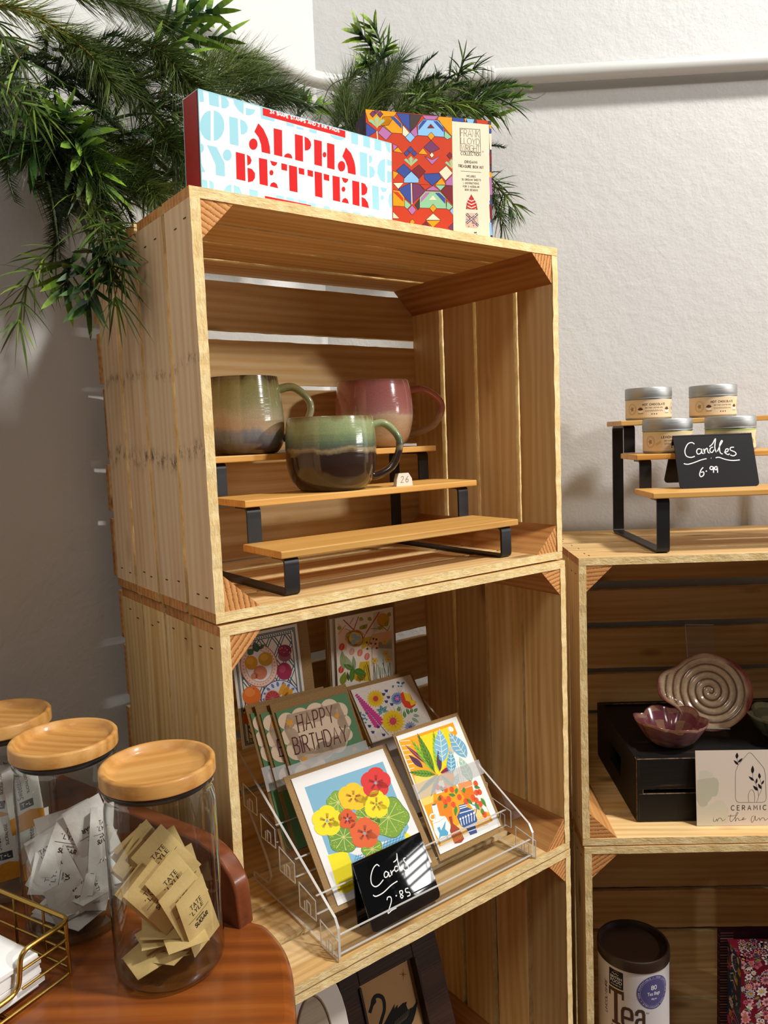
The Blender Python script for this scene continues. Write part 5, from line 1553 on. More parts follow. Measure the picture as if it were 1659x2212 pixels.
# ------------------------------------------------------------------ right stack, lower crate: tea tin and floral box
R2F = -2 * CH + TH + .0002
def tea_tin():
    r, hb = .0525, .1715
    t = thing('tea_tin', 'white cardboard tube of tea bags with a dark brown lid', 'tea caddy', MR @ T(.0945, .096, R2F))
    WHITE, K = 'c9c6c8', '4a342a'
    tb = obj('tube_body', MB().lathe([(.0001, .0004), (r - .001, 0), (r, .001), (r, hb), (.0001, hb)], 72, c=srgb(WHITE)), PRINT, t, smooth=40)
    zt = hb + .0150
    obj('lid', MB().lathe([(r - .001, hb - .001), (r + .0012, hb - .001), (r + .0014, hb + .001), (r + .0012, zt - .003), (r + .0002, zt - .0006), (r - .0012, zt), (r - .0030, zt - .0006), (r - .0042, zt - .004), (r - .0044, zt - .009), (.0001, zt - .009)], 72), plain('dark_brown_plastic', '2e2019', 0.38), t, smooth=40)
    W_ = TAU * r
    def fn(u, v, o):
        a = R(-105.4) + (u - W_ / 2) / r
        return ((r + .0002 + o) * math.cos(a), (r + .0002 + o) * math.sin(a), v)
    A = Art(W_, hb)
    c = W_ / 2
    def U(deg): return c + R(deg) * r
    A.raw([(0, .129), (W_, .129), (W_, .1293), (0, .1293)], 'b3b0b2', 0)
    # badge
    x0, x1, y0, y1 = U(-41), U(-16), .1375, .1655
    A.raw([(x0 + .001, y0), (x1 - .001, y0), (x1, y0 + .001), (x1, y1 - .001), (x1 - .001, y1), (x0 + .001, y1), (x0, y1 - .001), (x0, y0 + .001)], '1f2027', 1)
    A.raw([(x0, y0 - .002), (x1, y0 - .002), (x1, y0), (x0, y0)], 'd9cfa6', 1)
    A.text('BRITISH', (x0 + .0025, .1515), (x1 - .0020, .1515), (0, .0042), .001, 'eeeef0', 2, font=True)
    A.text('FOOD', (x0 + .0025, .1450), (x1 - .0020, .1450), (0, .0052), .001, 'eeeef0', 2, font=True)
    A.text('ESTABLISHED 1957', (x0 + .003, .1408), (x1 - .003, .1408), (0, .0016), .0003, 'c9c9cc', 2)
    A.line([(x0 + .005 + .0018 * i, .1590 + .0012 * math.sin(i * 2.1)) for i in range(7)], .0006, 'eeeef0', 2, smooth=4)
    A.line([(x0 + .008, .1622), (x0 + .012, .1638), (x0 + .016, .1622)], .0006, 'c05050', 2, smooth=4)
    # sticker
    sx, sy, sr = U(33.5), .1390, .0262
    A.ell(sx, sy, sr, sr, '504c7a', 2, 40); A.line(arc(sx, sy, sr * .80, sr * .80, 0, 360, 40), .0003, 'a9a6c4', 3)
    A.text('80', (sx - .0048, sy + .0040), (sx + .0048, sy + .0040), (0, .0072), .001, 'f2f2f4', 3, font=True)
    A.text('Tea Bags', (sx - .0105, sy - .0045), (sx + .0105, sy - .0045), (0, .0052), .001, 'f2f2f4', 3, font=True)
    A.text('100g net', (sx - .0045, sy - .0115), (sx + .0045, sy - .0115), (0, .0026), .001, 'f2f2f4', 3, font=True)
    ring = '100% COMPOSTABLE + 100% COMPOSTABLE + 100% COMPOSTABLE + '
    for i, ch in enumerate(ring):
        if ch == ' ': continue
        a = R(200) - TAU * i / len(ring)
        px, py = sx + sr * .85 * math.cos(a), sy + sr * .85 * math.sin(a)
        dx, dy = math.sin(a), -math.cos(a)
        wd = .0013 if ch != 'I' else .0003
        A.text(ch, (px - dx * wd / 2, py - dy * wd / 2), (px + dx * wd / 2, py + dy * wd / 2), (math.cos(a) * .0021, math.sin(a) * .0021), .0003, 'd9d8e6', 3)
    # Tea, slab letters
    z0 = .079
    def rect(a0, a1, v0, v1): A.raw([(U(a0), v0), (U(a1), v0), (U(a1), v1), (U(a0), v1)], K, 1)
    rect(-32, -25.5, z0, z0 + .056); rect(-42, -15, z0 + .051, z0 + .057); rect(-42, -38.5, z0 + .043, z0 + .052); rect(-18.5, -15, z0 + .043, z0 + .052); rect(-36, -21, z0, z0 + .0045)
    def glyph(pts, wd=.0046): A.rawline([(U(q[0]), z0 + q[1]) for q in pts], wd, K, 1)
    glyph([(-3, .0085), (-4, .004), (-7, .0022), (-13, .0022), (-16, .004), (-17.5, .0085), (-17.5, .0255), (-16, .030), (-13, .0318), (-7, .0318), (-4, .030), (-2.5, .0255), (-2.5, .0165), (-17.5, .0165)])
    glyph([(4.5, .0240), (5.2, .0290), (8, .0318), (12.5, .0318), (15, .0300), (16, .0255), (16, .0022), (20, .0022)])
    glyph([(16, .0185), (9, .0185), (6, .0170), (4.5, .0130), (4.5, .0075), (6, .0035), (9, .0022), (12, .0028), (16, .0070)], .0042)
    A.text('TM', (U(20), z0 + .027), (U(24.5), z0 + .027), (0, .0025), .0004, K, 2)
    A.text('LINCOLNSHIRE', (U(-46), .088), (U(-46), .140), (-.0048, 0), .0007, K, 2, gap=.12)
    A.rawline([(U(-42), .070), (U(-38), .066), (U(-36), .076)], .0016, K, 1)
    mb = MB(); A.emit(mb, fn, slice_w=.003)
    obj('label', mb, PRINT, tb)
tea_tin()
def floral(A, w, h, n, seed, pal):
    rr = random.Random(seed)
    for i in range(n):
        x, y, r = rr.random() * w, rr.random() * h, rr.uniform(.0040, .0092)
        c = rr.choice(pal); m = rr.choice([5, 6, 8, 11])
        k = 1 + 6 * (i % 6)
        if rr.random() < .3:
            leaf(A, (x, y), (x + rr.uniform(-.014, .014), y + rr.uniform(-.014, .014)), .005, rr.choice(['3c5a3a', '1f3a44', '6a7a3a', '8a2a44']), k, 'e8d8c8', .0003)
        else:
            A.ell(x, y, r * 1.08, r * 1.08, '5a1a2a', k, 10)
            for j in range(m):
                a = TAU * j / m + x * 99
                leaf(A, (x, y), (x + r * math.cos(a), y + r * math.sin(a)), r * 4.4 / m, c, k + 1)
            A.ell(x, y, r * .28, r * .28, rr.choice(['d9b03a', '7a3a4a', 'c96a3a']), k + 2, 8)
def floral_box():
    w, d, h = .150, .050, .172
    t = thing('floral_gift_box', 'pink and red flower patterned box beside the tea tin', 'box', MR @ T(.246, .066, R2F))
    pal = ['e9dfe0', 'e9dfe0', 'd98a98', 'e8a8b0', 'efe6e2', 'cf5a78', 'a9a6b4']
    A = Art(w, h); A.raw([(0, 0), (w, 0), (w, h), (0, h)], '9c1f38', 0); floral(A, w, h, 380, 3, pal)
    B = Art(d, h); B.raw([(0, 0), (d, 0), (d, h), (0, h)], '233a52', 0); floral(B, d, h, 40, 5, ['3a6a7a', 'd9d4c8', '7a3a5a', 'c94a7a', 'c9a83a'])
    B.ell(.026, h - .020, .012, .013, 'e9e6dc', 50, 20); B.ell(.029, h - .019, .010, .011, '22335c', 51, 20)
    rr = random.Random(9)
    for i in range(16):
        B.ell(.029 + rr.uniform(-.008, .008), h - .019 + rr.uniform(-.008, .008), .0007, .0007, 'f2ecd0', 52, 6)
    B.poly([(.040 + (.005 if i % 2 == 0 else .002) * math.cos(i * math.pi / 5), h - .009 + (.005 if i % 2 == 0 else .002) * math.sin(i * math.pi / 5)) for i in range(10)], 'e0b83a', 52)
    for i in range(6):
        B.line([(.012, h - .060 + .006 * i), (.022, h - .052 + .006 * i), (.032, h - .060 + .006 * i)], .0014, ['e9e6dc', '2f6f78'][i % 2], 53)
    for i in range(5):
        B.line(arc(.030, .040, .006 + .004 * i, .010 + .005 * i, 20, 160, 12), .0016, ['d94a86', '8a1f4a'][i % 2], 54)
    C2 = Art(w, d); C2.raw([(0, 0), (w, 0), (w, d), (0, d)], '8f2036', 0); floral(C2, w, d, 120, 6, pal)
    mb = MB().box(0, w, 0, d, 0, h, 0, srgb('8f2036'))
    A.emit(mb, face_front, step=3e-6); B.emit(mb, lambda x, y, o: (-o - 2e-5, d - x, y), step=3e-6); C2.emit(mb, lambda x, y, o: (x, y, h + o + 2e-5), step=3e-6)
    obj('box_body', mb, GLOSS, t)
    mb = MB().box(-.0004, w, .0466, .050, h - .002, h + .003, 0, srgb('3a0f1c'))
    t2 = slab(.140, .182, .012, '2c0f18')
    rr2 = Art(.012, .182)
    for i in range(40):
        y = i * .0046
        rr2.raw([(.001, y), (.011, y + .002), (.010, y + .003), (.0, y + .001)], ['6a4a3a', '8a6a5a', '4a2a34'][i % 3], 1)
        t2.box(0, .02, -.0003, .001, y, y + .0012, 0, srgb(['6a4a3a', '8a6a5a', '5a3a40'][i % 3]))
    rr2.emit(t2, lambda x, y, o: (-o, .012 - x, y))
    tag(obj('patterned_book', t2, PRINT, None, MR @ T(.2362, .1195, R2F)), 'dark maroon slab with striped edge standing behind the floral box', 'book')
floral_box()

# ------------------------------------------------------------------ left stack, bottom crate: framed pictures
FRAME = wood('dark_stained_frame', '3a2418', '2a1810', '170d08', knots=0, grain=30, rough=0.45)
def swan_frame():
    w, h, aw, ah = .166, .288, .0892, .0905
    x0, bl = .0315, .0450
    t = thing('picture_frame', 'dark deep frame holding a black swan drawing in the bottom crate', 'framed picture', stand(ML, .226 - .0315, .0545, -2 * CH + TH + .0012, 19.3, -.2, -.2), 'framed pictures in the bottom crate')
    at = .2539
    mb = MB()
    mb.box(0, x0 - .001, -.016, .004, 0, h).box(x0 + aw + .001, w, -.016, .004, 0, h).box(x0 - .001, x0 + aw + .001, -.016, .004, at + .001, h).box(x0 - .001, x0 + aw + .001, -.016, .004, 0, at - ah - .001)
    fr = obj('frame', mb, FRAME, t, bevel=.0012)
    for a in ((x0 - .004, x0 - .001, at - ah, at), (x0 + aw + .001, x0 + aw + .004, at - ah, at)):
        obj('inner_moulding', MB().box(a[0], a[1], -.019, -.0155, a[2], a[3]), FRAME, fr)
    A = Art(aw, ah, [(750, 480), (1333, 165), (1500, 912), (897, 1250)])
    A.poly([(748, 470), (1340, 160), (1510, 930), (890, 1260)], 'c89d6c', 0)
    K = '14110f'
    A.line([(880, 765), (905, 690), (918, 630), (945, 592), (985, 583), (1025, 605), (1042, 660), (1040, 740), (1015, 820), (990, 900), (975, 1000), (990, 1080)], .0052, K, 2, smooth=5)
    A.poly([(880, 770), (895, 690), (915, 630), (950, 600), (955, 650), (925, 690), (900, 720)], K, 3)
    A.poly([(1010, 960), (1030, 890), (1085, 790), (1145, 690), (1160, 665), (1155, 720), (1195, 672), (1190, 715), (1250, 660), (1300, 645), (1290, 680), (1310, 730), (1370, 700), (1405, 650), (1410, 605), (1420, 660), (1400, 760), (1370, 850), (1330, 920), (1260, 1000), (1150, 1100), (1010, 1130)], K, 2)
    for i in range(9):
        x = 1120 + 20 * i
        A.line([(x, 960 - 16 * i), (x + 30, 900 - 14 * i), (x + 46, 850 - 16 * i)], .0005, '6a5a48', 3, smooth=3)
    for a in range(4):
        d = a * math.pi / 4
        r = 46 if a % 2 == 0 else 26
        A.line([(1262 - r * math.cos(d) * .8, 352 - r * math.sin(d) * 1.3), (1262 + r * math.cos(d) * .8, 352 + r * math.sin(d) * 1.3)], .0007, '6a2a1c', 2)
    A.line([(1330 + 12 * i, 985 - 6 * i + (8 if i % 2 else -6)) for i in range(10)], .0007, K, 3)
    mb = slab(aw, ah, .002, 'c89d6c')
    A.emit(mb, face_front)
    obj('drawing', mb, PRINT, t, T(x0, -.006, at - ah))
swan_frame()
def white_frame():
    t = thing('picture_frame', 'white arched frame with beaded edge beside the swan picture', 'framed picture', stand(ML, .060, .024, -2 * CH + TH + .0012, 5, -.2, -.2), 'framed pictures in the bottom crate')
    w, h = .092, .372
    W1 = plain('white_washed_frame', 'cfc6bd', 0.6)
    prof = [(0, 0), (w, 0), (w, h * .72)] + [(w * (.5 + .5 * math.cos(R(a))), h * .72 + h * .28 * math.sin(R(a))) for a in range(10, 180, 10)] + [(0, h * .72)]
    M = basis((0, 0, 0), (1, 0, 0), (0, 0, 1), (0, -1, 0))
    fr = obj('frame', MB().prism(prof, -.004, .010, M=M), W1, t, bevel=.001)
    inn = [(.016, .012), (w - .022, .012), (w - .022, h * .70)] + [(w * .47 + (w * .5 - .020) * math.cos(R(a)), h * .70 + h * .22 * math.sin(R(a))) for a in range(10, 180, 10)] + [(.016, h * .70)]
    obj('inner_panel', MB().prism(inn, .010, .0112, M=M), wood('grey_washed_wood', 'b8a893', 'a3937f', '857664', knots=0.2, grain=22), t)
    obj('moulding', MB().tube([(p[0], -.0115, p[1]) for p in inn], .0012, 6, closed=True), plain('taupe_line', '8a7562', 0.6), fr)
    mb = MB()
    for i in range(73):
        mb.ball((w, -.010, .003 + i * .0036), .0021, 8, 6)
    obj('beading', mb, W1, fr, smooth=60)
white_frame()
def dark_print():
    mb = slab(.058, .28, .006, '1a1a1d')
    A = Art(.058, .28)
    rr = random.Random(12)
    for i in range(60):
        x, y = rr.random() * .058, rr.random() * .28
        A.rawline([(x, y), (x + rr.uniform(-.006, .006), y + rr.uniform(.004, .012))], .0005, 'b8b2aa', 1)
    A.emit(mb, face_front)
    tag(obj('dark_print', mb, PRINT, None, stand(ML, .012, .060, -2 * CH + TH + .0012, 14, -.2, 0)), 'black print with fine white strokes left of the white arched frame', 'picture')
dark_print()

# ------------------------------------------------------------------ side table
TZ = 0.545
TEAK = wood('orange_brown_varnished_wood', 'a05a22', '84451a', '5a2d10', knots=0, rough=0.28, grain=16, coat=0.35, bump=0.05, along=1.6)
TEAKD = wood('red_brown_varnished_wood', '7d4426', '6b361c', '4c2412', knots=0, rough=0.26, grain=18, coat=0.4, bump=0.05)
def table():
    t = thing('side_table', 'varnished orange brown wooden table with a raised back rail in the foreground', 'table', T(-.26, .52, 0))
    o = Vector((-.26, .52))
    rail0, rd = Vector((-.1348, .6727)), Vector((-.813, .582))
    end = rail0 + rd * .335
    edge = spline([rail0, (-.1232, .6665), (-.1102, .6492), (-.0994, .6285), (-.0918, .6047), (-.0862, .5722), (-.0825, .5419), (-.080, .45), (-.080, .32), (-.090, .25), (-.13, .215), (-.2, .205)], 6)
    pts = [Vector((q[0], q[1])) for q in edge] + [ Vector((-.42, .205)), Vector((-.50, .25)), Vector((-.53, .35)), Vector((-.545, .55)), Vector((-.52, .70)), end]
    poly = [(p.x - o.x, p.y - o.y) for p in pts]
    if sum(poly[i][0] * poly[(i + 1) % len(poly)][1] - poly[(i + 1) % len(poly)][0] * poly[i][1] for i in range(len(poly))) < 0:
        poly.reverse()
    dense = poly
    top = obj('table_top', MB().prism(dense, TZ - .034, TZ), TEAK, t, RZ(0), smooth=40)
    b = top.modifiers.new('bevel', 'BEVEL'); b.width = .009; b.segments = 4; b.limit_method = 'ANGLE'; b.angle_limit = R(60)
    # rail: upright board along the back edge with a rounded front end
    H, th = .073, .019
    prof = [(0, 0), (.30, 0), (.30, H), (.062, H)] + [(.062 - .060 * math.sin(R(a)), H - .044 * (1 - math.cos(R(a)))) for a in range(12, 91, 6)]
    nn = Vector((-.582, -.813))
    M = basis((rail0.x - o.x, rail0.y - o.y, TZ - .002), (rd.x, rd.y, 0), (0, 0, 1), (nn.x, nn.y, 0))
    if M.determinant() < 0:
        prof = prof[::-1]
    r_ = obj('back_rail', MB().prism(prof, 0.0005, th, M=M), TEAKD, t, smooth=35)
    b = r_.modifiers.new('bevel', 'BEVEL'); b.width = .0025; b.segments = 3; b.limit_method = 'ANGLE'; b.angle_limit = R(50)
    for x, y in ((-.14, .57), (-.13, .26), (-.46, .28), (-.46, .68)):
        obj('leg', MB().lathe([(.0001, 0), (.013, 0), (.014, .004), (.020, TZ - .034), (.0001, TZ - .034)], 20, M=T(x - o.x, y - o.y, 0)), TEAKD, t, smooth=50)
table()

# ------------------------------------------------------------------ glass jars
GLASS = thin_clear('jar_glass', (0.93, 0.95, 0.94, 1), (0.20, 0.26, 0.25, 1), 1.5, 0.015, blend=0.62)
GLASSB = thin_clear('jar_base_glass', (0.88, 0.94, 0.93, 1), (0.10, 0.30, 0.31, 1), 1.3, 0.02, blend=0.6)
EMBOSS = thin_clear('embossed_glass', (0.8, 0.85, 0.8, 1), (0.5, 0.6, 0.55, 1), 2.0, 0.1)
SEAL = plain('grey_silicone', '2f3234', 0.35)
LIDW = wood('acacia_lid', 'cc9c5c', 'ba8646', '925e2a', knots=0, rough=0.42, grain=24, coat=0.1, bump=0.06, along=4.0)
JARS = [(-.1970, .6180), (-.3020, .6830), (-.3925, .7490)]
JR = .0455
def jar(label, x, y, rot):
    t = thing('glass_jar', label, 'jar', T(x, y, TZ + .0004), 'wooden lidded glass jars on the side table')
    zt = .1785
    zl = zt - .0135
    r = JR
    gb = obj('glass_body', MB().lathe([(r - .008, .0008), (r - .003, .0025), (r - .0006, .007), (r, .014), (r, .1365), (r - .0006, .1465), (r - .0022, .153), (r - .0022, .1565), (r - .0004, .1585), (r - .0004, .1613), (r - .0028, .1625)], 80), GLASS, t, smooth=60)
    obj('glass_base', MB().lathe([(.0001, .0006), (r - .009, .0003), (r - .004, .0022), (r - .0018, .0058), (r - .0030, .0095), (r - .010, .0085), (.0001, .0062)], 80), GLASSB, t, smooth=60)
    seal = obj('seal', MB().lathe([(.0001, .1585), (r - .0046, .1585), (r - .0030, .1615), (r - .0010, .1627), (r - .0010, .1641), (r - .0035, zl + .0005), (.0001, zl + .0005)], 64), SEAL, t, smooth=50)
    R1 = r + .0015
    lid = obj('wooden_lid', MB().lathe([(.0001, zl), (R1 - .002, zl), (R1, zl + .0015), (R1, zt - .0018), (R1 - .0010, zt - .0004), (R1 - .0030, zt), (R1 - .0046, zt - .0008), (R1 - .0064, zt - .0050), (R1 - .0095, zt - .0078), (R1 - .013, zt - .0084), (.0001, zt - .0086)], 80), LIDW, t, RZ(R(rot)), smooth=45)
    seal.parent = lid
    A = Art(.20, .02)
    polys, tw = bfont('100% Recycled')
    A.text('100% Recycled', (.045, .003), (.108, .003), (.002, .0065), .0005, 'ffffff', 1, font=True)
    a0 = math.atan2(-y, -x) - R(62)
    mb = MB(); A.emit(mb, lambda u, v, o: ((r + .0002 + o * 6) * math.cos(a0 + (u - .045) / r), (r + .0002 + o * 6) * math.sin(a0 + (u - .045) / r), .0085 + v), slice_w=.004)
    mb.c = [None] * len(mb.c)
    obj('embossing', mb, EMBOSS, gb)
    return t
jar('wooden lidded glass jar of brown sugar sachets, rightmost and nearest of the three', *JARS[0], 20)
jar('wooden lidded glass jar of white sugar sachets, middle one of the three', *JARS[1], -15)
jar('wooden lidded glass jar of sweetener sachets, cut by the left picture edge', *JARS[2], -10)

PAPER = NT('sachet_paper')
_a = PAPER.n('ShaderNodeAttribute', attribute_name='Col')
_tc = PAPER.n('ShaderNodeTexCoord')
_n = PAPER.noise(_tc.outputs['Object'], 220, 3)
PAPER.set(base=_a.outputs['Color'], rough=0.6, spec=0.3)
PAPER.bump(_n, 0.35, 0.0012)
PAPER = PAPER.mat
def sachet_mesh(w, h, base, kind):
    mb = MB()
    nx, nz = 10, 16
    def bulge(x, z):
        u, v = 2 * x / w - 1, z / h
        e = max(0, min(1, (v - .09) / .18)) * max(0, min(1, (.91 - v) / .18))
        return .0019 * (1 - u ** 4) * e + .00015
    for sgn in (-1, 1):
        v, f = [], []
        for j in range(nz + 1):
            for i in range(nx + 1):
                x, z = w * i / nx, h * j / nz
                v.append((x - w / 2, sgn * bulge(x, z), z - h / 2))
        for j in range(nz):
            for i in range(nx):
                a = j * (nx + 1) + i
                q = (a, a + 1, a + nx + 2, a + nx + 1)
                f.append(q if sgn < 0 else q[::-1])
        mb.add(v, f, 0, srgb(base))
    A = Art(w, h)
    K = '2c2420'
    if kind == 'sugar':
        A.text('TATE', (w * .30, h * .70), (w * .70, h * .70), (0, h * .075), .001, K, 2, font=True)
        A.text('LYLE', (w * .30, h * .605), (w * .70, h * .605), (0, h * .075), .001, K, 2, font=True)
        A.text('+', (w * .22, h * .66), (w * .26, h * .66), (0, h * .04), .0003, K, 2)
        A.line([(w * .12, h * .55), (w * .88, h * .55)], .0004, K, 2)
        A.text('SUGAR', (w * .28, h * .40), (w * .74, h * .40), (0, h * .065), .0009, K, 2, gap=.25)
        A.text('DEMERARA' if base[0] in 'cd' else 'WHITE', (w * .36, h * .49), (w * .64, h * .49), (0, h * .025), .0003, K, 2)
    else:
        A.raw([(0, 0), (w, 0), (w, h * .22), (w * .6, h * .30), (0, h * .26)], 'd08a2c', 1); A.ell(w * .6, h * .12, w * .22, h * .08, 'e6b83a', 2)
        A.raw([(w * .32, h * .34), (w * .72, h * .34), (w * .72, h * .46), (w * .32, h * .46)], '34343c', 2)
        A.text('T+L', (w * .38, h * .375), (w * .66, h * .375), (0, h * .05), .0005, 'e9e6e0', 3)
        A.text('Sweetener', (w * .46, h * .50), (w * .46, h * .90), (-w * .17, 0), .001, K, 2, font=True)
        A.text('SUCRALOSE', (w * .66, h * .56), (w * .66, h * .88), (-w * .07, 0), .0004, K, 2)
    A.emit(mb, lambda x, y, o: (x - w / 2, -bulge(x, y) - .0001 - o, y - h / 2), slice_w=.003)
    return mb
def fill_jar(c, proto_args, name, group, lab, spots, own):
    o0 = obj(name, sachet_mesh(*proto_args), PAPER, smooth=50)
    w, h = proto_args[0], proto_args[1]
    th = math.atan2(-c[1], -c[0]) + math.pi / 2
    f = Vector((math.sin(th), -math.cos(th))); r = Vector((math.cos(th), math.sin(th)))
    for i, (u, d, z, yaw, lean, roll) in enumerate(spots):
        o = o0 if i == 0 else o0.copy()
        if i:
            COL.objects.link(o)
        p = Vector((r.x * u + f.x * d, r.y * u + f.y * d, z))
        Mr = RZ(th + R(yaw)) @ RX(-R(lean)) @ RY(-R(roll))
        cs = [Mr @ Vector((sx * w / 2, sy * .002, sz * h / 2)) for sx in (-1, 1) for sz in (-1, 1) for sy in (-1, 1)]
        for _ in range(60):
            m = max(cs, key=lambda q: (p.xy + q.xy).length)
            e = (p.xy + m.xy).length - (JR - .0022)
            if e <= 0:
                break
            p.x -= (p.x + m.x) / (p.xy + m.xy).length * e * .6; p.y -= (p.y + m.y) / (p.xy + m.xy).length * e * .6
        low = min(q.z for q in cs) + p.z
        if low < .0102:
            p.z += .0102 - low
        o.matrix_basis = T(c[0] + p.x, c[1] + p.y, TZ + p.z) @ Mr
        tag(o, own.get(i, lab), 'sachet', group)
rs = random.Random(21)
brown = [(.028, .014, .045, 44, 4, 14), (.016, .016, .054, 34, 6, 22), (.009, .008, .070, 30, 6, 30), (-.006, .012, .067, 26, 8, 34), (-.013, .006, .066, 22, 10, 36), (-.018, -.002, .080, 18, 8, 36), (-.012, -.008, .092, 16, 6, 30), (-.026, -.006, .084, 40, 6, 34), (.002, -.004, .088, 20, 6, 34), (.004, -.014, .080, 10, 4, 20), (-.018, -.016, .086, 30, 4, 30), (.014, -.012, .062, 20, 4, 12)]
brown += [(rs.uniform(-.012, .012), rs.uniform(-.012, .012), .013 + .0042 * i, rs.uniform(0, 360), 82 + rs.uniform(-8, 8), 0) for i in range(7)]
fill_jar(JARS[0], (.034, .056, 'cdb075', 'sugar'), 'sugar_sachet', 'brown sugar sachets in the rightmost jar', 'brown paper sugar sachet inside the heap in the rightmost jar', brown, {0: 'brown sugar sachet standing nearest the glass at lower right of the rightmost jar', 1: 'brown sugar sachet just behind the lower right one in the rightmost jar', 2: 'brown printed sugar sachet leaning high at the right of the heap, rightmost jar'})
white = [(.004, .020, .036, 8, 4, -78), (.022, .006, .086, 10, 8, 196), (.030, .004, .078, 50, 4, -16), (.006, .004, .082, -10, 8, 20), (-.004, .006, .076, 10, 10, -26), (-.010, .000, .078, -20, 8, 14), (-.022, .004, .064, -30, 10, 30), (-.026, .010, .046, -20, 20, 60), (.030, .012, .036, 40, 6, -30), (-.014, .014, .054, -10, 30, 80), (.012, .010, .050, 10, 24, 86), (-.004, -.012, .070, 10, 4, -12), (.012, -.014, .076, -20, 4, 24), (-.020, -.012, .056, 30, 4, 10), (.016, -.010, .052, 0, 8, -20)]
white += [(rs.uniform(-.012, .012), rs.uniform(-.012, .012), .013 + .0045 * i, rs.uniform(0, 360), 80 + rs.uniform(-8, 8), 0) for i in range(5)]
fill_jar(JARS[1], (.035, .056, 'dcd6d0', 'sugar'), 'sugar_sachet', 'white sugar sachets in the middle jar', 'white paper sugar sachet inside the heap in the middle jar', white, {0: 'white sugar sachet lying sideways low against the front glass of the middle jar', 1: 'white sugar sachet standing upside down at the top right of the middle jar'})
sweet = [(.020, .020, .045, 28, 4, -4), (.014, .022, .096, 22, 4, 3), (-.008, .024, .050, 0, 4, 2), (-.010, .018, .100, 0, 6, -6), (.004, .006, .060, 10, 4, 4), (.002, -.006, .100, 0, 4, -4), (-.020, .004, .060, -20, 4, 4)]
fill_jar(JARS[2], (.034, .064, 'd3cdc6', 'sweet'), 'sweetener_sachet', 'sweetener sachets in the leftmost jar', 'white and orange sweetener sachet in the leftmost jar', sweet, {0: 'orange ended sweetener sachet lowest at the right side of the leftmost jar', 1: 'orange ended sweetener sachet above the lowest one, right side of the leftmost jar'})

# ------------------------------------------------------------------ wire basket of napkins
BRASS = plain('brushed_brass', 'b8954a', 0.28, 1.0)
def basket():
    ax, ay = Vector((-.868, .497, 0)), Vector((-.497, -.868, 0))
    M = basis((-.2765, .6085, TZ + .0020), ax, ay, (0, 0, 1))
    t = thing('wire_basket', 'brass wire basket holding white napkins at the lower left', 'basket', M)
    w, d1, d2, hi, lo = .150, .046, .190, .046, .012
    def rnd(pts, r, closed=False):
        out = []
        P = [Vector(p) for p in pts]
        N = len(P)
        for i, p in enumerate(P):
            if not closed and i in (0, N - 1):
                out.append(p); continue
            a, b = P[i - 1] - p, P[(i + 1) % N] - p
            k = min(r, a.length * .5, b.length * .5)
            a = p + a.normalized() * k; b = p + b.normalized() * k
            for j in range(6):
                u = j / 5
                out.append((1 - u) ** 2 * a + 2 * u * (1 - u) * p + u * u * b)
        return out
    rim = [(0, 0, hi), (w, 0, hi), (w, d1, hi), (w, d1 + .004, lo + .004), (w, d2, lo), (0, d2, lo), (0, d1 + .004, lo + .004), (0, d1, hi)]
    obj('rim', MB().tube(rnd(rim, .009, True), .0021, 10, closed=True), BRASS, t, smooth=60)
    obj('wire', MB().tube(rnd([(0, 0, .001), (w, 0, .001), (w, d2, .001), (0, d2, .001)], .008, True), .0014, 8, closed=True), BRASS, t, smooth=60)
    for z in (.016, .031):
        obj('wire', MB().tube(rnd([(w, d1 + .001, z), (w, 0, z), (0, 0, z), (0, d1 + .001, z)], .008), .0012, 8), BRASS, t, smooth=60)
    for x, y in ((0.0003, .004), (w, .004), (.075, 0), (.115, 0), (.035, 0)):
        obj('wire', MB().tube([(x, y, .001), (x, y, hi)], .0017 if y else .0012, 8), BRASS, t, smooth=60)
    for y in (.06, .11, .16):
        obj('wire', MB().tube([(0, y, .001), (w, y, .001)], .0012, 8), BRASS, t, smooth=60)
    NAP = plain('paper_napkin', 'efeeec', 0.9, spec=0.15)
    rr = random.Random(6)
    for i in range(9):
        mb = MB()
        n = 12
        x0, x1, y0, y1 = .004 + rr.uniform(0, .003), w - .008, .024 + rr.uniform(0, .006), d2 - .040
        v = []
        for j in range(n + 1):
            for k in range(n + 1):
                u, q = j / n, k / n
                edge = max(abs(u - .5), abs(q - .5)) * 2
                v.append((x0 + (x1 - x0) * u, y0 + (y1 - y0) * q, .0016 * math.sin(5 * u + i) * math.cos(4 * q + 2 * i) * edge + .0045 * i * (1 - .25 * edge ** 4)))
        b = len(v)
        v += [(p[0], p[1], p[2] + .0032) for p in v]
        f = []
        for j in range(n):
            for k in range(n):
                a = j * (n + 1) + k
                f += [(a, a + 1, a + n + 2, a + n + 1), (b + a, b + a + n + 1, b + a + n + 2, b + a + 1)]
        rg = [k for k in range(n + 1)] + [(j + 1) * (n + 1) - 1 for j in range(1, n + 1)] + [n * (n + 1) + k for k in range(n - 1, -1, -1)] + [j * (n + 1) for j in range(n - 1, 0, -1)]
        for q in range(len(rg)):
            p, s = rg[q], rg[(q + 1) % len(rg)]
            f.append((p, b + p, b + s, s))
        o = obj('paper_napkin', mb.add(v, f), NAP, None, M @ T(0, 0, .0040) @ RZ(R(rr.uniform(-1.0, 1.0))), smooth=60)
        tag(o, 'white paper napkin on top of the stack in the brass basket' if i == 8 else 'white paper napkin within the stack in the brass basket', 'napkin', 'napkins in the brass basket')
basket()

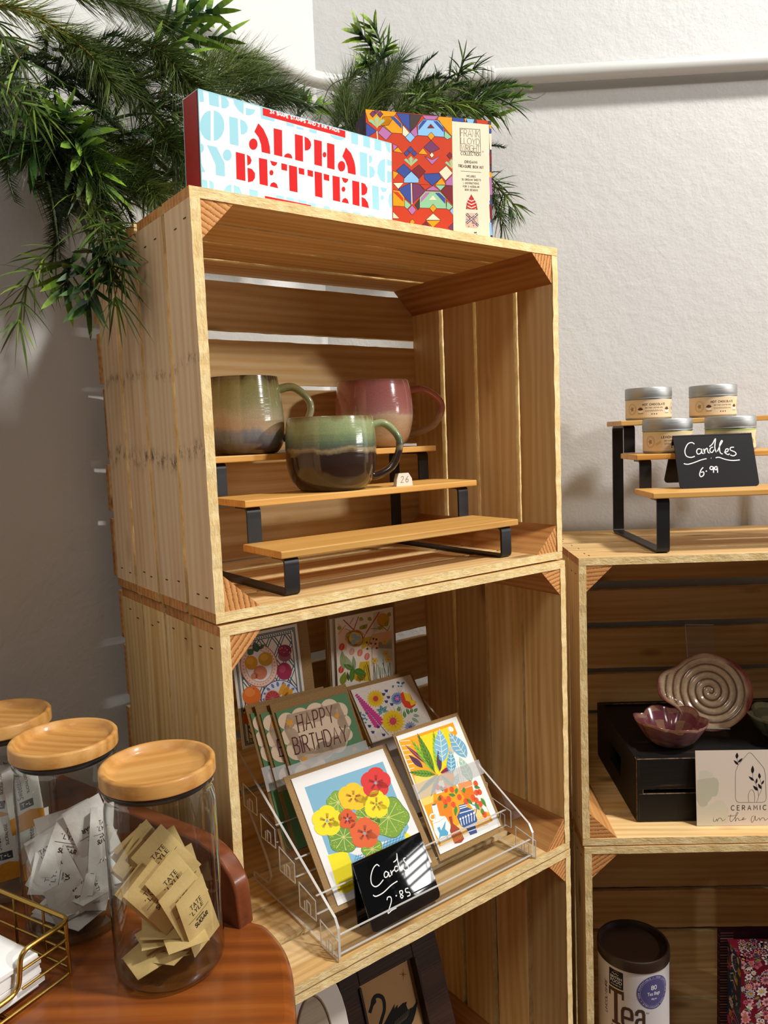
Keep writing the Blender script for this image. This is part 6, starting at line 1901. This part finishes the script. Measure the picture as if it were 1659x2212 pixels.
# ------------------------------------------------------------------ artificial pine garland
FOLIAGE = NT('garland_foliage')
_a = FOLIAGE.n('ShaderNodeAttribute', attribute_name='Col')
FOLIAGE.set(base=_a.outputs['Color'], rough=0.45, spec=0.4)
FOLIAGE = FOLIAGE.mat
def sprig(kind, b, t, tone, size, seed, root):
    rr = random.Random(seed)
    b, t = Vector(b), Vector(t)
    L = (t - b).length
    ax = (t - b).normalized()
    side = ax.cross(Vector((0, 0, 1)))
    side = side.normalized() if side.length > .01 else Vector((1, 0, 0))
    lift = side.cross(ax).normalized()
    bend = lift * L * .10 + side * rr.uniform(-.06, .06) * L
    def at(u): return b + (t - b) * u + bend * math.sin(math.pi * u)
    mb = MB()
    stem_c = srgb({'P': '6b5a2a', 'F': '3f4a24', 'L': '3a4a2a', 'W': '4a4f26'}[kind]) if tone < 2 or kind != 'P' else srgb('8a6420')
    mb.tube([at(k / 8) for k in range(9)], [.0022 - .0014 * k / 8 for k in range(9)], 6, 0, stem_c)
    def frame(u):
        d = (at(min(1, u + .02)) - at(max(0, u - .02))).normalized()
        s = d.cross(lift).normalized()
        return d, s, s.cross(d)
    def needle(p, d, ln, wd, c, droop=0.0, seg=1, twist=None):
        w = d.cross(twist if twist is not None else Vector((rr.uniform(-1, 1), rr.uniform(-1, 1), rr.uniform(-1, 1))))
        if w.length < 1e-4: return
        w = w.normalized() * wd / 2
        v, f, cc = [], [], []
        for k in range(seg + 1):
            u = k / seg
            q = p + d * ln * u + Vector((0, 0, -1)) * droop * ln * u * u
            s = (1 - u * .5) if seg == 1 else math.sin(math.pi * min(1, .18 + u * .82)) ** .7
            v += [q - w * s, q + w * s] if k < seg else [q]
        for k in range(seg - 1):
            f.append((2 * k, 2 * k + 1, 2 * k + 3, 2 * k + 2))
        f.append((2 * seg - 2, 2 * seg - 1, 2 * seg))
        n0 = len(mb.f)
        mb.add(v, f, 0, c if not isinstance(c, list) else None)
        if isinstance(c, list):
            for k in range(len(f)):
                mb.c[n0 + k] = lerp3(c[0], c[1], k / max(1, len(f) - 1))
    if kind == 'P':
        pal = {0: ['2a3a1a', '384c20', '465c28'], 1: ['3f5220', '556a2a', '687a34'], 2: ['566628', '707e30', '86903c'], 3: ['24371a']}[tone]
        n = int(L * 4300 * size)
        for i in range(n):
            u = rr.random()
            d, s, q = frame(u)
            az = rr.random() * TAU
            sp = rr.uniform(.5, .95)
            dv = (d * math.cos(sp) + (s * math.cos(az) + q * math.sin(az)) * math.sin(sp)).normalized()
            needle(at(u), dv, rr.uniform(.034, .058) * size, .0011, srgb(rr.choice(pal)), rr.uniform(0, .12))
        if tone == 2:
            for i in range(26):
                u = rr.random()
                mb.ball(at(u) + Vector((rr.uniform(-.003, .003), rr.uniform(-.003, .003), rr.uniform(-.003, .003))), .0022, 6, 4, 0, srgb(rr.choice(['9a6d1e', 'a87a26', '7d5a1c'])))
    elif kind == 'F':
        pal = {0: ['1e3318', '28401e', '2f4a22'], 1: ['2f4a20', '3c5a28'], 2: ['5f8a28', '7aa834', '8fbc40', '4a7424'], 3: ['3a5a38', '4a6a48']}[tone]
        n = int(L * 1700 * size)
        for i in range(n):
            u = (i + rr.random()) / n
            d, s, q = frame(u)
            sg = 1 if i % 2 else -1
            az = rr.uniform(-.5, .9)
            dv = (d * .65 + s * sg * math.cos(az) + q * math.sin(az) * .8).normalized()
            needle(at(u), dv, rr.uniform(.014, .021) * size * (1.15 - .5 * u), .0019, srgb(rr.choice(pal)), 0, 1, d)
    elif kind == 'L':
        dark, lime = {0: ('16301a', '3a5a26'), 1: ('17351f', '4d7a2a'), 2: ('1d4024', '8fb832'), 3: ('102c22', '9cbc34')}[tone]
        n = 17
        for i in range(n):
            u = .30 + .70 * i / (n - 1)
            d, s, q = frame(min(1, u))
            az = i * 2.4 + rr.uniform(-.3, .3)
            sp = 1.05 - .65 * (u - .3)
            dv = (d * math.cos(sp) + (s * math.cos(az) + q * math.sin(az)) * math.sin(sp)).normalized()
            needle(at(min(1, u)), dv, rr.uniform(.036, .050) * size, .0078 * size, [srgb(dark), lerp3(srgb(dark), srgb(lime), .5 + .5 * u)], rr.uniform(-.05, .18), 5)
    else:
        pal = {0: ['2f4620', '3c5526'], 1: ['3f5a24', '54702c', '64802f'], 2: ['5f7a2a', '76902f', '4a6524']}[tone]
        n = max(3, int(L / .020))
        for j in range(n + 1):
            u = .12 + .88 * j / n
            d, s, q = frame(u)
            m = 10
            for i in range(m):
                az = TAU * i / m + j + rr.uniform(-.25, .25)
                sp = rr.uniform(.75, 1.2) if j < n else rr.uniform(.2, .9)
                dv = (d * math.cos(sp) + (s * math.cos(az) + q * math.sin(az)) * math.sin(sp)).normalized()
                needle(at(u), dv, rr.uniform(.030, .044) * size, .0019, srgb(rr.choice(pal)), rr.uniform(.1, .45), 4)
    names = {'P': 'pine_sprig', 'F': 'fir_sprig', 'L': 'leafy_sprig', 'W': 'curled_sprig'}
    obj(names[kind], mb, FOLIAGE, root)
GARLAND = thing('pine_garland', 'green artificial pine garland draped along the wall pipe and over the left stack', 'garland')
SPRIGS = [
    ('P', (-0.329, 0.914, 1.489), (-0.238, 0.984, 1.491), 1, 1.00),
    ('P', (-0.388, 0.850, 1.450), (-0.310, 0.907, 1.423), 2, 1.00),
    ('P', (-0.338, 0.889, 1.438), (-0.261, 0.925, 1.395), 0, 1.00),
    ('P', (-0.233, 0.998, 1.423), (-0.144, 1.074, 1.487), 1, 1.00),
    ('P', (-0.199, 1.005, 1.397), (-0.100, 1.080, 1.445), 0, 1.00),
    ('P', (-0.268, 0.943, 1.380), (-0.205, 0.973, 1.373), 0, 1.00),
    ('L', (-0.247, 0.970, 1.446), (-0.189, 1.028, 1.528), 2, 1.00),
    ('L', (-0.249, 0.970, 1.449), (-0.220, 1.018, 1.526), 1, 1.00),
    ('L', (-0.246, 0.980, 1.451), (-0.188, 1.035, 1.498), 2, 1.00),
    ('L', (-0.271, 0.949, 1.434), (-0.226, 0.991, 1.459), 2, 0.90),
    ('F', (-0.302, 0.908, 1.432), (-0.279, 0.930, 1.452), 0, 1.00),
    ('F', (-0.283, 0.945, 1.402), (-0.224, 0.989, 1.441), 0, 1.00),
    ('F', (-0.334, 0.886, 1.408), (-0.361, 0.843, 1.384), 0, 1.00),
    ('F', (-0.324, 0.884, 1.392), (-0.293, 0.900, 1.354), 0, 1.00),
    ('W', (-0.374, 0.826, 1.413), (-0.348, 0.839, 1.343), 2, 1.30),
    ('W', (-0.379, 0.821, 1.361), (-0.349, 0.827, 1.327), 1, 1.20),
    ('P', (-0.360, 0.866, 1.414), (-0.389, 0.836, 1.309), 0, 1.00),
    ('P', (-0.371, 0.862, 1.370), (-0.339, 0.865, 1.303), 0, 1.00),
    ('W', (-0.283, 0.929, 1.436), (-0.274, 0.924, 1.393), 2, 1.10),
    ('W', (-0.273, 0.945, 1.397), (-0.236, 0.959, 1.332), 2, 1.10),
    ('W', (-0.258, 0.963, 1.377), (-0.230, 0.983, 1.324), 1, 1.00),
    ('P', (-0.319, 0.900, 1.350), (-0.255, 0.935, 1.299), 0, 1.00),
    ('P', (-0.298, 0.907, 1.316), (-0.256, 0.933, 1.277), 1, 1.00),
    ('P', (-0.309, 0.898, 1.329), (-0.364, 0.855, 1.301), 0, 1.00),
    ('L', (-0.333, 0.867, 1.323), (-0.299, 0.865, 1.302), 2, 1.10),
    ('L', (-0.333, 0.867, 1.323), (-0.297, 0.862, 1.274), 2, 1.10),
    ('L', (-0.338, 0.867, 1.323), (-0.360, 0.845, 1.297), 1, 1.00),
    ('L', (-0.333, 0.868, 1.326), (-0.323, 0.859, 1.338), 2, 0.80),
    ('F', (-0.364, 0.855, 1.301), (-0.326, 0.859, 1.243), 0, 1.00),
    ('F', (-0.364, 0.836, 1.313), (-0.371, 0.821, 1.266), 1, 1.00),
    ('F', (-0.350, 0.863, 1.279), (-0.326, 0.823, 1.181), 0, 1.10),
    ('F', (-0.330, 0.871, 1.256), (-0.336, 0.822, 1.168), 0, 1.00),
    ('F', (-0.303, 0.881, 1.253), (-0.269, 0.845, 1.203), 0, 1.00),
    ('W', (-0.322, 0.872, 1.266), (-0.275, 0.825, 1.199), 2, 1.15),
    ('W', (-0.302, 0.858, 1.232), (-0.262, 0.794, 1.136), 1, 1.20),
    ('W', (-0.325, 0.835, 1.203), (-0.360, 0.792, 1.117), 2, 1.10),
    ('W', (-0.282, 0.858, 1.226), (-0.258, 0.812, 1.172), 1, 1.10),
    ('L', (-0.310, 0.834, 1.193), (-0.269, 0.802, 1.165), 1, 0.90),
    ('L', (-0.313, 0.834, 1.191), (-0.315, 0.800, 1.146), 2, 0.90),
    ('L', (-0.306, 0.833, 1.183), (-0.290, 0.793, 1.128), 1, 0.90),
    ('W', (-0.286, 0.891, 1.256), (-0.262, 0.903, 1.278), 0, 1.10),
    ('W', (-0.272, 0.933, 1.272), (-0.253, 0.965, 1.292), 0, 1.00),
    ('L', (-0.282, 0.911, 1.261), (-0.236, 0.965, 1.297), 0, 1.00),
    ('L', (-0.096, 1.109, 1.429), (-0.067, 1.121, 1.446), 2, 0.55),
    ('L', (-0.096, 1.109, 1.429), (-0.089, 1.111, 1.453), 2, 0.50),
    ('P', (-0.258, 0.947, 1.414), (-0.182, 0.927, 1.386), 1, 1.00),
    ('F', (-0.308, 0.914, 1.326), (-0.247, 0.892, 1.331), 0, 1.00),
    ('P', (-0.319, 0.905, 1.283), (-0.260, 0.897, 1.273), 0, 1.00),
    ('P', (-0.308, 0.922, 1.432), (-0.258, 0.921, 1.424), 0, 1.00),
    ('W', (-0.300, 0.921, 1.356), (-0.227, 0.922, 1.359), 1, 1.00),
    ('F', (-0.344, 0.903, 1.451), (-0.309, 0.909, 1.395), 0, 1.00),
    ('F', (-0.330, 0.900, 1.295), (-0.291, 0.867, 1.246), 0, 1.00),
    ('F', (-0.309, 0.922, 1.429), (-0.250, 0.886, 1.366), 0, 1.00),
    ('F', (-0.395, 0.862, 1.316), (-0.371, 0.830, 1.243), 1, 1.00),
    ('W', (-0.240, 0.950, 1.330), (-0.176, 0.948, 1.337), 0, 1.00),
    ('F', (-0.349, 0.900, 1.448), (-0.349, 0.887, 1.372), 0, 1.00),
    ('F', (-0.277, 0.939, 1.431), (-0.257, 0.945, 1.377), 0, 1.00),
    ('P', (-0.362, 0.881, 1.291), (-0.301, 0.852, 1.285), 0, 1.00),
    ('W', (-0.288, 0.923, 1.303), (-0.305, 0.912, 1.238), 0, 1.00),
    ('F', (-0.317, 0.910, 1.339), (-0.317, 0.886, 1.272), 0, 1.00),
    ('P', (-0.358, 0.881, 1.269), (-0.288, 0.852, 1.272), 0, 1.00),
    ('P', (-0.402, 0.857, 1.309), (-0.353, 0.860, 1.311), 0, 1.00),
    ('F', (-0.386, 0.867, 1.311), (-0.319, 0.864, 1.286), 0, 1.00),
    ('P', (-0.374, 0.873, 1.277), (-0.335, 0.875, 1.245), 0, 1.00),
    ('W', (-0.347, 0.899, 1.426), (-0.297, 0.910, 1.411), 0, 1.00),
    ('F', (-0.225, 0.956, 1.312), (-0.198, 0.937, 1.250), 0, 1.00),
    ('P', (-0.341, 0.894, 1.300), (-0.306, 0.897, 1.247), 0, 1.00),
    ('P', (-0.281, 0.939, 1.453), (-0.212, 0.913, 1.406), 1, 1.00),
    ('W', (-0.295, 0.922, 1.341), (-0.264, 0.928, 1.290), 0, 1.00),
    ('P', (-0.294, 0.919, 1.290), (-0.236, 0.889, 1.263), 1, 1.00),
    ('P', (-0.274, 0.934, 1.350), (-0.203, 0.902, 1.299), 0, 1.00),
    ('P', (-0.292, 0.922, 1.310), (-0.229, 0.914, 1.322), 1, 1.00),
    ('W', (-0.397, 0.870, 1.448), (-0.394, 0.870, 1.405), 1, 1.00),
    ('W', (-0.233, 0.954, 1.344), (-0.226, 0.920, 1.268), 0, 1.00),
    ('F', (-0.339, 0.895, 1.308), (-0.276, 0.888, 1.298), 1, 1.00),
    ('F', (-0.348, 0.894, 1.363), (-0.281, 0.879, 1.347), 1, 1.00),
    ('F', (-0.248, 0.944, 1.305), (-0.205, 0.938, 1.274), 1, 1.00),
    ('P', (-0.353, 0.888, 1.316), (-0.292, 0.876, 1.282), 0, 1.00),
    ('P', (-0.260, 0.949, 1.441), (-0.208, 0.930, 1.406), 0, 1.00),
    ('P', (-0.254, 0.946, 1.367), (-0.209, 0.941, 1.328), 0, 1.00),
    ('P', (-0.322, 0.906, 1.319), (-0.276, 0.912, 1.303), 1, 1.00),
    ('P', (-0.332, 0.903, 1.354), (-0.300, 0.896, 1.293), 1, 1.00),
    ('F', (-0.343, 0.897, 1.359), (-0.302, 0.901, 1.333), 0, 1.00),
    ('P', (-0.294, 0.929, 1.422), (-0.307, 0.912, 1.363), 0, 1.00),
    ('F', (-0.389, 0.871, 1.385), (-0.414, 0.878, 1.328), 0, 1.00),
    ('P', (-0.341, 0.904, 1.438), (-0.275, 0.870, 1.376), 1, 1.00),
    ('P', (-0.352, 0.894, 1.387), (-0.279, 0.897, 1.393), 0, 1.00),
    ('F', (-0.374, 0.879, 1.367), (-0.310, 0.877, 1.378), 0, 1.00),
    ('F', (-0.371, 0.877, 1.320), (-0.289, 0.852, 1.323), 0, 1.00),
    ('P', (-0.392, 0.869, 1.378), (-0.354, 0.872, 1.341), 1, 1.00),
    ('W', (-0.339, 0.904, 1.419), (-0.346, 0.895, 1.351), 1, 1.00),
    ('P', (-0.231, 0.954, 1.323), (-0.160, 0.934, 1.308), 0, 1.00),
    ('W', (-0.394, 0.864, 1.336), (-0.339, 0.853, 1.335), 1, 1.00),
    ('F', (-0.318, 0.916, 1.421), (-0.282, 0.911, 1.372), 1, 1.00),
    ('P', (-0.323, 0.911, 1.391), (-0.261, 0.915, 1.392), 1, 1.00),
    ('W', (-0.231, 0.954, 1.317), (-0.169, 0.933, 1.282), 0, 1.00),
    ('F', (-0.309, 0.911, 1.299), (-0.275, 0.912, 1.236), 0, 1.00),
    ('L', (0.021, 1.189, 1.528), (-0.013, 1.173, 1.569), 3, 0.75),
    ('L', (0.022, 1.189, 1.529), (0.012, 1.174, 1.577), 3, 0.70),
    ('L', (0.016, 1.178, 1.517), (0.032, 1.170, 1.545), 2, 0.60),
    ('L', (0.006, 1.177, 1.514), (-0.001, 1.158, 1.518), 2, 0.50),
    ('P', (-0.046, 1.147, 1.411), (-0.010, 1.188, 1.523), 1, 1.00),
    ('P', (-0.003, 1.160, 1.438), (0.052, 1.210, 1.542), 0, 1.00),
    ('P', (0.016, 1.170, 1.441), (0.005, 1.197, 1.513), 0, 1.00),
    ('P', (0.044, 1.192, 1.457), (0.078, 1.217, 1.505), 0, 1.00),
    ('F', (0.069, 1.206, 1.500), (0.104, 1.211, 1.550), 3, 0.80),
    ('F', (0.077, 1.205, 1.491), (0.109, 1.208, 1.520), 0, 0.90),
    ('F', (0.052, 1.204, 1.474), (0.101, 1.204, 1.478), 0, 1.00),
    ('W', (0.135, 1.227, 1.508), (0.145, 1.210, 1.538), 1, 0.90),
    ('W', (0.072, 1.202, 1.460), (0.114, 1.185, 1.490), 1, 1.20),
    ('W', (0.108, 1.212, 1.459), (0.149, 1.195, 1.490), 1, 1.20),
    ('W', (0.144, 1.223, 1.469), (0.184, 1.205, 1.486), 0, 1.10),
    ('W', (0.116, 1.215, 1.487), (0.076, 1.184, 1.482), 1, 1.00),
    ('W', (0.174, 1.233, 1.468), (0.213, 1.214, 1.476), 1, 1.00),
    ('F', (0.168, 1.236, 1.493), (0.251, 1.237, 1.509), 2, 1.00),
    ('F', (0.174, 1.235, 1.482), (0.235, 1.236, 1.494), 2, 1.00),
    ('P', (0.147, 1.245, 1.488), (0.214, 1.258, 1.511), 0, 0.80),
    ('L', (0.132, 1.212, 1.453), (0.192, 1.212, 1.459), 2, 0.70),
    ('P', (0.059, 1.212, 1.456), (0.139, 1.235, 1.487), 0, 0.90),
    ('F', (0.171, 1.249, 1.425), (0.211, 1.249, 1.425), 0, 0.80),
    ('W', (0.173, 1.246, 1.390), (0.212, 1.230, 1.332), 0, 0.90),
    ('W', (0.175, 1.242, 1.354), (0.201, 1.227, 1.307), 0, 0.90),
    ('P', (-0.032, 1.138, 1.416), (-0.034, 1.164, 1.477), 1, 0.90),
    ('P', (-0.018, 1.137, 1.412), (0.032, 1.176, 1.496), 1, 1.00),
    ('P', (-0.025, 1.137, 1.406), (0.004, 1.173, 1.474), 0, 1.00),
    ('P', (0.023, 1.171, 1.446), (0.041, 1.209, 1.530), 0, 1.00),
    ('P', (0.036, 1.170, 1.441), (0.095, 1.206, 1.500), 1, 0.90),
    ('W', (0.044, 1.181, 1.444), (0.084, 1.163, 1.466), 1, 1.20),
    ('W', (0.075, 1.191, 1.449), (0.128, 1.172, 1.462), 2, 1.20),
    ('W', (0.124, 1.201, 1.449), (0.167, 1.183, 1.465), 1, 1.20),
    ('F', (0.059, 1.195, 1.490), (0.120, 1.208, 1.514), 0, 1.10),
    ('F', (0.094, 1.205, 1.483), (0.152, 1.217, 1.506), 0, 1.10),
    ('W', (0.103, 1.217, 1.504), (0.158, 1.209, 1.525), 0, 1.10),
    ('P', (0.108, 1.212, 1.457), (0.189, 1.236, 1.492), 0, 0.90),
    ('F', (0.145, 1.225, 1.490), (0.225, 1.238, 1.516), 1, 1.10),
    ('F', (0.158, 1.223, 1.468), (0.238, 1.231, 1.495), 2, 1.00),
    ('P', (0.031, 1.183, 1.470), (0.006, 1.200, 1.540), 1, 0.80),
    ('W', (0.172, 1.234, 1.369), (0.217, 1.220, 1.332), 1, 0.90),
    ('P', (0.172, 1.244, 1.369), (0.199, 1.238, 1.317), 0, 0.70),
    ('P', (-0.177, 1.049, 1.434), (-0.121, 1.090, 1.444), 1, 1.00),
    ('P', (-0.189, 1.018, 1.424), (-0.128, 1.083, 1.470), 1, 1.00),
    ('P', (-0.207, 0.998, 1.422), (-0.148, 1.052, 1.460), 1, 1.00),
    ('P', (-0.248, 0.955, 1.395), (-0.196, 0.997, 1.416), 0, 1.00),
    ('P', (-0.143, 1.057, 1.416), (-0.091, 1.101, 1.447), 0, 1.00),
    ('P', (-0.144, 1.042, 1.358), (-0.062, 1.095, 1.392), 0, 1.00),
    ('P', (-0.100, 1.093, 1.375), (-0.025, 1.136, 1.399), 0, 1.00),
    ('F', (-0.186, 1.010, 1.349), (-0.120, 1.066, 1.407), 0, 1.00),
]
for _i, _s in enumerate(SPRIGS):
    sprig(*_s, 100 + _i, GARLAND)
BARK = plain('garland_stem', '3a3a22', 0.8)
for _p in ([(-0.436, 0.849, 1.445), (-0.369, 0.886, 1.414), (-0.311, 0.912, 1.369), (-0.270, 0.939, 1.337), (-0.231, 0.997, 1.318), (-0.146, 1.062, 1.366), (-0.063, 1.127, 1.410), (0.023, 1.181, 1.450), (0.116, 1.224, 1.477), (0.175, 1.244, 1.472)],
           [(-0.343, 0.876, 1.307), (-0.323, 0.866, 1.254), (-0.297, 0.840, 1.203)],
           [(0.171, 1.243, 1.469), (0.178, 1.248, 1.419), (0.179, 1.242, 1.354)]):
    obj('stem', MB().tube(spline(_p, 6), .0035, 8), BARK, GARLAND, smooth=60)
WIRE = plain('dark_florist_wire', '3a3d34', 0.5, 0.3)
for _p in ([(-0.068, 1.118, 1.424), (-0.053, 1.133, 1.475), (-0.021, 1.156, 1.499)],
           [(0.248, 1.246, 1.499), (0.263, 1.257, 1.500), (0.281, 1.268, 1.513)]):
    obj('wire', MB().tube(spline(_p, 8), .0006, 6), WIRE, GARLAND, smooth=60)
